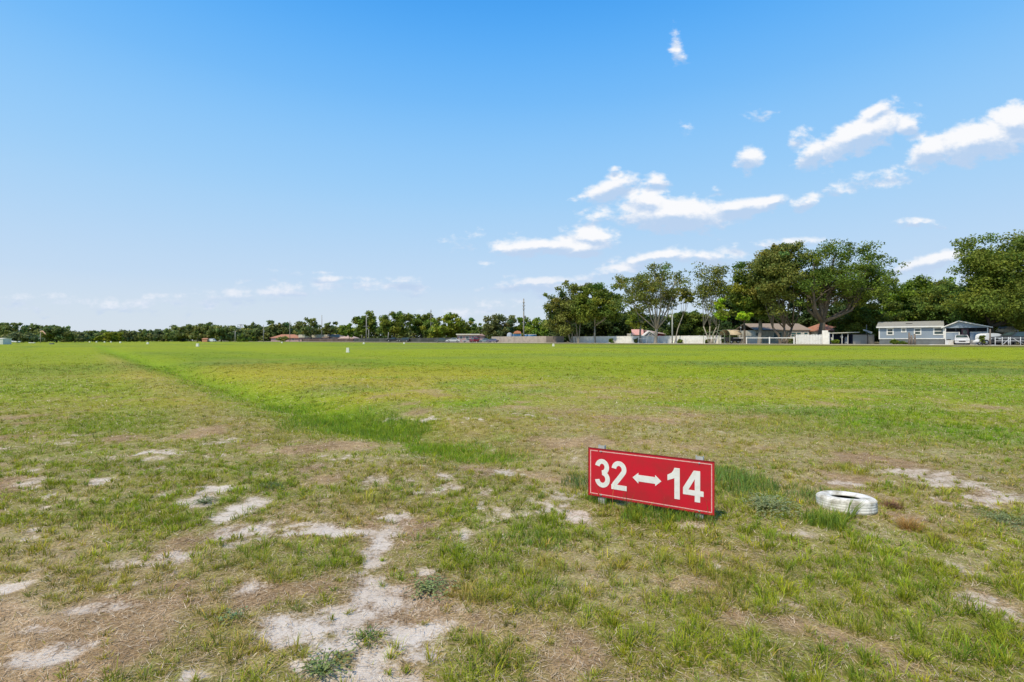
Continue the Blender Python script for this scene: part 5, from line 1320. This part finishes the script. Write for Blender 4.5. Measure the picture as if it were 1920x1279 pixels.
def car(name, label, px, Y, rz, kind, col, roofcol=None, cat="car", group=None, s=1.0, rough=.3):
    X = GX(px, Y); z0 = tz(X, Y)
    root = empty(name, (X, Y, z0), label, cat, group, rz=R(rz)); root.scale = (s, s, s)
    prof, win, wr, hw, axles = PROF[kind]
    paint = M("car_paint_" + "_".join("%02d" % int(c * 100) for c in col), col, rough, .2, scale=1, var=.05, spec=.5)
    def wid(z):
        zb = win[0][1]; return hw if z <= zb else hw * (1 - .22 * (z - zb) / .7)
    n = len(prof); vs = [(x, -wid(z), z) for x, z in prof] + [(x, wid(z), z) for x, z in prof]
    MB().add(vs, [tuple(range(n)), tuple(range(n, 2 * n))[::-1]] + [(i, n + i, n + (i + 1) % n, (i + 1) % n) for i in range(n)]).build("body", paint, root)
    for sgn in (-1, 1):
        e = .012 * sgn
        MB().prism([(x, sgn * wid(z) + e, z) for x, z in win], (0, -e * .9, 0)).build("side_window", GLASS, root)
    def quad(p0, p1, inset, nm, mat, off):
        (xa, za), (xb, zb) = p0, p1; dx, dz = xb - xa, zb - za; L = math.hypot(dx, dz); nx, nz = dz / L * off, -dx / L * off
        a, b = (xa + dx * inset, za + dz * inset), (xb - dx * inset, zb - dz * inset); wa, wb = wid(a[1]) * .88, wid(b[1]) * .88
        mb = MB(); pts = [(a[0], -wa, a[1]), (a[0], wa, a[1]), (b[0], wb, b[1]), (b[0], -wb, b[1])]
        mb.add(pts + [(p[0] + nx, p[1], p[2] + nz) for p in pts], [(0, 1, 2, 3), (7, 6, 5, 4), (0, 4, 5, 1), (1, 5, 6, 2), (2, 6, 7, 3), (3, 7, 4, 0)]); mb.build(nm, mat, root)
    fi = {"sedan": 5, "suv": 4, "pickup": 5, "van": 4}[kind]; ri = {"sedan": 3, "suv": 1, "pickup": 2, "van": 1}[kind]
    quad(prof[fi], prof[fi + 1], .12, "windscreen", GLASS, -.02)
    if kind != "van": quad(prof[ri], prof[ri + 1], .14, "rear_window", GLASS, -.02)
    for ax in axles:
        for sgn in (-1, 1): wheel(root, ax, sgn * (hw - .06), wr, .24)
    fx = max(p[0] for p in prof); fz = prof[-2][1]
    for sgn in (-1, 1):
        MB().box(fx - .10, fx + .01, sgn * hw * .72 - .18, sgn * hw * .72 + .18, fz - .05, fz + .12).build("headlight", M("headlight", (.6, .62, .65), .1), root)
        bx = min(p[0] for p in prof); MB().box(bx - .02, bx + .08, sgn * hw * .78 - .14, sgn * hw * .78 + .14, prof[1][1] - .12, prof[1][1] + .08).build("tail_light", M("tail_light", (.35, .01, .01), .3), root)
    MB().box(fx - .06, fx + .03, -hw * .45, hw * .45, fz - .25, fz - .08).build("grille", DARKW, root)
    MB().box(fx - .02, fx + .045, -hw * .95, hw * .95, .3, .45).build("bumper", paint, root)
    return root
PK = "cars parked along the road"
car("parked_car", "silver-white sedan, leftmost of the bright cars before the yellow-green tree", 850, 161, 180, "sedan", (.62, .62, .62), group=PK)
car("parked_car", "dark grey car in the shade left of the silver-white sedan", 828, 166, 180, "sedan", (.10, .12, .12), group=PK)
car("parked_car", "small pale silver car half hidden by the dark red one", 878, 160, 190, "sedan", (.45, .43, .42), group=PK, s=.85)
car("parked_car", "dark red parked car seen from behind, before the pink trailer home", 889, 156, 115, "suv", (.22, .012, .03), group=PK, s=.92)
car("parked_car", "teal-grey sedan right of the dark red car", 909, 157, 180, "sedan", (.26, .33, .35), group=PK, s=.9)
car("parked_car", "dark purple-blue car at the left end of the wooden fence", 923, 155, 150, "sedan", (.15, .14, .23), group=PK, s=.85)
car("parked_car", "black pickup in the dark shade under the large round oak", 738, 196, 180, "pickup", (.025, .027, .03), group=PK)
car("parked_car", "dark car right of the black pickup, behind the grey fence line", 757, 192, 175, "suv", (.06, .07, .07), group=PK)
car("box_van", "white van parked far away in front of the broad oak clump", 398, 290, 0, "van", (.70, .70, .70), cat="van", s=.72)
car("parked_suv", "white car facing the field on the concrete drive before the blue porch", 1803, 77.0, -131, "suv", (.74, .73, .73), cat="car", s=.9)
car("pickup_truck", "black pickup with pale roof at the right edge behind the white pipe fence", 1905, 71.5, 175, "pickup", (.05, .055, .06), cat="truck", s=1.05)
car("parked_suv", "dark SUV under the white boat canopy left of the black pickup", 1880, 78.0, -125, "suv", (.045, .04, .045), cat="car")

def white_trailer():
    X, Y = GX(1854, 73.5), 73.5; z0 = tz(X, Y)
    root = empty("rounded_trailer", (X, Y, z0), "white rounded trailer with large fender wheels right of the blue porch", "trailer")
    m = MB(); n = 10; L = 1.35
    prof = [(-L, .45), (-L - .02, 1.1)] + [(-L + .0 + (1 - math.cos(math.pi * i / n)) * L, 1.15 + .62 * math.sin(math.pi * i / n) ** .6 if 0 < i < n else 1.15) for i in range(n + 1)] + [(L, .45)]
    m.prism([(x, -.75, z) for x, z in prof], (0, 1.5, 0)); m.build("body", WHITE, root)
    wheel(root, .55, -.86, .46, .24, rimf=.7)
    f = MB(); f.tube([(.55 + .56 * math.cos(a), -.86, .46 + .56 * math.sin(a)) for a in [math.pi * i / 8 for i in range(9)]], .07, 6); f.build("fender", WHITE, root)
    MB().tube([(-L, 0, .5), (-L - .8, 0, .45)], .05, 6).build("drawbar", WHITE, root)
    X, Y = GX(1838, 71.5), 71.5
    r2 = empty("garden_tractor", (X, Y, tz(X, Y)), "small white two-wheeled cart with an upright wheel left of the rounded trailer", "cart")
    MB().prism([(-.75, -.35, .4), (.7, -.35, .4), (.7, -.35, .75), (.1, -.35, 1.0), (-.3, -.35, .8), (-.75, -.35, .6)], (0, .7, 0)).build("body", WHITE, r2)
    wheel(r2, .42, -.45, .40, .2, rimf=.75); wheel(r2, -.6, -.45, .22, .16, rimf=.7)
    MB().tube([(-.2, 0, .8), (-.45, 0, 1.15)], .03, 5).build("handle", STEEL, r2)
    # boat under white canopy
    X, Y = GX(1884, 81.0), 81.0
    r3 = empty("covered_boat", (X, Y, tz(X, Y)), "white boat hull raised on a trailer above the dark SUV at the right edge", "boat", rz=R(6))
    hz = 1.75
    m = MB(); st = []
    for (x, w, kz, dk) in ((-1.7, .1, .55, .95), (-1.2, .5, .25, .85), (-.4, .8, .05, .75), (.6, .9, 0, .7), (1.6, .88, .02, .72)):
        st.append([(x, -w, hz + dk), (x, -w * .85, hz + dk * .45), (x, 0, hz + kz), (x, w * .85, hz + dk * .45), (x, w, hz + dk)])
    vs = [p for s_ in st for p in s_]; fs = []
    for i in range(4):
        for j in range(4): fs.append((i*5+j, (i+1)*5+j, (i+1)*5+j+1, i*5+j+1))
        fs.append((i*5, i*5+4, (i+1)*5+4, (i+1)*5))
    fs += [(0, 1, 2, 3, 4), (20, 24, 23, 22, 21)]
    m.add(vs, fs).build("hull", WHITE, r3)
    MB().prism([(-.8, -.6, hz + .8), (1.3, -.6, hz + .75), (1.0, -.6, hz + 1.2), (-.2, -.6, hz + 1.25)], (0, 1.2, 0)).build("cabin", M("grey_white_cover", (.55, .55, .55), .7), r3)
    t = MB()
    for x in (-1.1, 1.2):
        for y in (-.6, .6): t.box(x - .05, x + .05, y - .05, y + .05, -.2, hz + .25)
    t.build("stand", M("tan_timber", (.45, .36, .24), .8), r3)
white_trailer()
def pipe_fence():
    ax, ay = GX(1866, 68.8), 68.8; bx = GX(1935, 68.8)
    root = empty("pipe_fence", (ax, ay, tz(ax, ay)), "white pipe fence with sloping braces in front of the trucks at the right edge", "fence")
    L = bx - ax; m = MB(); P = M("white_pipe", (.66, .67, .68), .5)
    for x in (.0, 1.0, 1.9, 2.15, 3.6, 5.0): MB().tube([(x, 0, -.3), (x, 0, 1.15)], .045, 6).build("post", P, root)
    for z in (.62, 1.02): m.tube([(0, 0, z), (2.15, 0, z), (4.2, 0, z)], .035, 6)
    m.tube([(1.0, -.03, .05), (2.0, -.03, .95)], .035, 5); m.tube([(2.6, -.03, .95), (3.3, -.03, .5), (4.2, -.03, .1)], .035, 5); m.build("rails", P, root)
pipe_fence()

# ------------------------------------------------------------------ other things by the houses
def misc():
    # weathered timber stumps in front of the blue house
    for (px, tp, w, lb) in ((1704.8, 624, .15, "tall weathered timber post, leftmost of three before the blue house"), (1709.5, 629, .13, "shortest weathered timber post, middle of three before the blue house"), (1715, 626.5, .14, "weathered timber post, rightmost of three before the blue house")):
        X, Y = GX(px, 78.0), 78.0; root = empty("timber_post", (X, Y, tz(X, Y)), lb, "post", "timber posts before the blue house"); H = PZ(tp, Y) - tz(X, Y)
        MB().tube([(0, 0, -.3), (.03, 0, H * .6), (-.02, 0, H)], [w * 1.25, w, w * .8], 8).build("shaft", WOODD, root)
        MB().lathe([(0, 0), (w * .84, 0), (w * .6, .05), (0, .06)], 8, (-.02, 0, H - .01)).build("cap", BARK["brown"], root)
    X, Y = GX(1779, 78.6), 78.6; root = empty("grill", (X, Y, tz(X, Y)), "small white box with a dark lid on the drive left of the white car", "box")
    MB().box(-.35, .35, -.3, .3, 0, .72).build("cabinet", WHITE, root); MB().lathe([(.3, 0), (.28, .1), (.12, .16), (0, .17)], 12, (0, 0, .721)).build("lid", DARKW, root)
    # drive
    z = .81
    v = [(GX(1738, 73), 73), (GX(1746, 81.4), 81.4), (GX(1772, 79.6), 79.6), (GX(1853, 76.4), 76.4), (GX(1875, 67), 67), (GX(1790, 67), 67)]
    o = MB().prism([(x, y, tz(x, y) - .1) for x, y in v], (0, 0, .13)).build("driveway", CONC); tag(o, "pale concrete driveway before the blue porch", kind="structure")
    # play equipment behind the wooden fence
    X, Y = on(970, 6); z0 = tz(X, Y); k = Y / FPX
    def zz(y): return PZ(y, Y) - z0
    root = empty("playset", (X, Y, z0), "play tower with orange canopy and blue sides showing above the wooden fence", "playset")
    w = 7.5 * k
    MB().prism([(-w, -1.2, zz(625.5)), (w, -1.2, zz(625.5)), (w * .8, -1.2, zz(621.5)), (0, -1.2, zz(620)), (-w * .75, -1.2, zz(622))], (0, 2.4, 0)).build("canopy", M("orange_canvas", (.68, .25, .12), .7, scale=2, dirt=(.7, .4, .28)), root)
    BL = M("blue_plastic", (.05, .14, .30), .5, scale=2, dirt=(.10, .3, .42))
    MB().box(-w * 1.25, w, -1.1, 1.1, 1.2, zz(626.5)).build("side_panel", BL, root)
    for sx in (-1, 1):
        for sy in (-1, 1): MB().box(sx * w * .9 - .05, sx * w * .9 + .05, sy * 1.15 - .05, sy * 1.15 + .05, -.2, zz(625.6)).build("post", WHITE, root)
    X2, Y2 = on(955.5, 6); r2 = empty("covered_equipment", (X2, Y2, tz(X2, Y2)), "grey-white humped cover left of the play tower above the wooden fence", "cover")
    MB().lathe([(5.5 * k, 0), (5.5 * k, 1.6), (4.6 * k, PZ(625.5, Y2) - z0), (2 * k, PZ(624, Y2) - z0), (0, PZ(623.7, Y2) - z0)], 14).build("cover", M("grey_cover", (.30, .34, .40), .7, scale=1.5, dirt=(.6, .6, .62)), r2)
    MB().lathe([(5.7 * k, -.1), (5.7 * k, -.001), (0, -.001)], 14).build("base", STEEL, r2)
    X3, Y3 = on(995, 6); r3 = empty("swimming_pool", (X3, Y3, tz(X3, Y3)), "blue above-ground pool wall just showing over the wooden fence right of the play tower", "pool")
    MB().lathe([(11 * k, 0), (11 * k, PZ(627, Y3) - z0), (10.6 * k, PZ(627, Y3) - z0), (10.6 * k, .5), (0, .5)], 24).build("pool_wall", BL, r3)
    MB().lathe([(11.2 * k, PZ(628, Y3) - z0), (11.4 * k, PZ(627.6, Y3) - z0), (11.2 * k, PZ(627.2, Y3) - z0), (11.01 * k, PZ(627.6, Y3) - z0)], 24, closed=True).build("pool_rim", WHITE, r3)
    # orange shed, far
    X, Y = GX(383.5, 288), 288.0; z0 = tz(X, Y); root = empty("orange_shed", (X, Y, z0), "small orange shed between the palm and the white van", "shed")
    MB().box(-1.5, 1.5, 0, 2, -.2, 1.75).build("wall", M("orange_shed_wall", (.52, .24, .14), .8, scale=1, dirt=(.44, .2, .12)), root); m = MB(); gable_roof_x(m, -1.5, 1.5, 0, 2, 1.8, 2.25, .15); m.build("roof", TERRA, root)
    # white block and parked aircraft shapes at the far left
    X, Y = GX(-6, 175), 175.0; z0 = tz(X, Y); root = empty("white_shed", (X, Y, z0), "plain white shed cut by the left edge of the view", "shed")
    MB().box(-2.2, 2.2, 0, 3, -.2, 2.1).build("wall", M("white_metal_wall", (.66, .68, .62), .6, scale=1), root); m = MB(); gable_roof_x(m, -2.2, 2.2, 0, 3, 2.1, 2.3, .1); m.build("roof", CREAMR, root)
    for (px, s_, lb) in ((14, 1.0, "small white parked aircraft next to the white shed at far left"), (30, .8, "small white parked aircraft further right of the white shed at far left")):
        Y = 235.0; X = GX(px, Y); root = empty("light_aircraft", (X, Y, tz(X, Y)), lb, "aircraft", rz=R(20)); root.scale = (s_,) * 3
        MB().tube([(-2.6, 0, .9), (-1.0, 0, .85), (.8, 0, .85), (1.9, 0, .8), (2.2, 0, .8)], [.08, .3, .5, .38, .12], 10).build("fuselage", WHITE, root)
        MB().box(.2, 1.2, -3.2, 3.2, 1.32, 1.42).build("wing", WHITE, root); MB().prism([(-2.6, -.03, .95), (-2.0, -.03, .95), (-2.3, -.03, 1.7), (-2.65, -.03, 1.75)], (0, .06, 0)).build("tail_fin", WHITE, root)
        for y in (-.6, .6): wheel(root, .7, y, .2, .12)
    # low white slab-like markers at the left end of the strip
    for (px, py, w, lb) in ((60, 642.8, 1.5, "flat white board lying on the grass below the windsock"), (97, 644.6, .7, "small dark-edged board on the grass right of the white board")):
        Y = FPX * (CH) / (py - HY + .8); X = GX(px, Y); root = empty("ground_board", (X, Y, tz(X, Y)), lb, "board")
        MB().box(-w, w, -.3, .3, .08, .42).build("board", WHITE if w > 1 else SKIRT, root); MB().box(-w * .8, w * .8, -.25, .25, -.1, .079).build("frame", STEEL, root)
misc()

def markers():
    data = [(652, 661, 5.6, 9.0, "largest white marker block standing on the open field, nearest of all markers"),
            (370.5, 649.7, 5.0, 5.6, "white marker block in front of the palm and the orange shed"),
            (277, 645.2, 3.4, 3.6, "white marker block on the grass left of the broad oak clump"),
            (225.5, 643.3, 3, 3.0, "small white marker in front of the yellow-green tree of the low wood"),
            (528.5, 643.3, 2.6, 2.4, "tiny white marker in front of the olive bush and terracotta house"),
            (682, 645.2, 3.2, 3.4, "small white marker on the grass below the pale crossarm pole"),
            (757.5, 644.9, 3, 2.8, "small off-white marker on the grass right of the large round oak"),
            (1037.5, 649.4, 4, 5.0, "white marker block on the grass before the darker end of the wooden fence")]
    for px in (168, 181, 196, 208): data.append((px, 642.1, 2.4, 2.2, "tiny white marker in the row on the far left grass before the low wood"))
    src = None
    for (px, py, w, h, lb) in data:
        # depth where the terrain meets the sight line
        Ys = np.linspace(20, 330, 1500); Xs = GX(px, Ys); rows = HY + (CH - terrain(Xs, Ys)) / Ys * FPX
        i = int(np.argmin(np.abs(rows - py) + Ys * 1e-4)); Y = float(Ys[i]); X = GX(px, Y); k = Y / FPX
        if src is None:
            src = empty("field_marker", (X, Y, tz(X, Y)), lb, "marker", "white markers along the grass strip"); root = src
            MB().add([(-.5, -.3, .02), (.5, -.3, .02), (.5, .3, .02), (-.5, .3, .02), (-.42, -.22, 1), (.42, -.22, 1), (.42, .22, 1), (-.42, .22, 1)], [(3, 2, 1, 0), (4, 5, 6, 7), (0, 1, 5, 4), (1, 2, 6, 5), (2, 3, 7, 6), (3, 0, 4, 7)]).build("block", M("marker_white", (.70, .69, .60), .6, scale=4, dirt=(.66, .66, .58)), root)
            MB().box(-.56, .56, -.36, .36, -.1, .019).build("foot", M("marker_foot", (.5, .5, .45), .7), root)
        else:
            root = src.copy(); COL.objects.link(root); root.location = (X, Y, tz(X, Y)); root["label"] = lb
            for ch in src.children:
                c = ch.copy(); COL.objects.link(c); c.parent = root
        root.scale = (w * k, w * k, h * k)
markers()
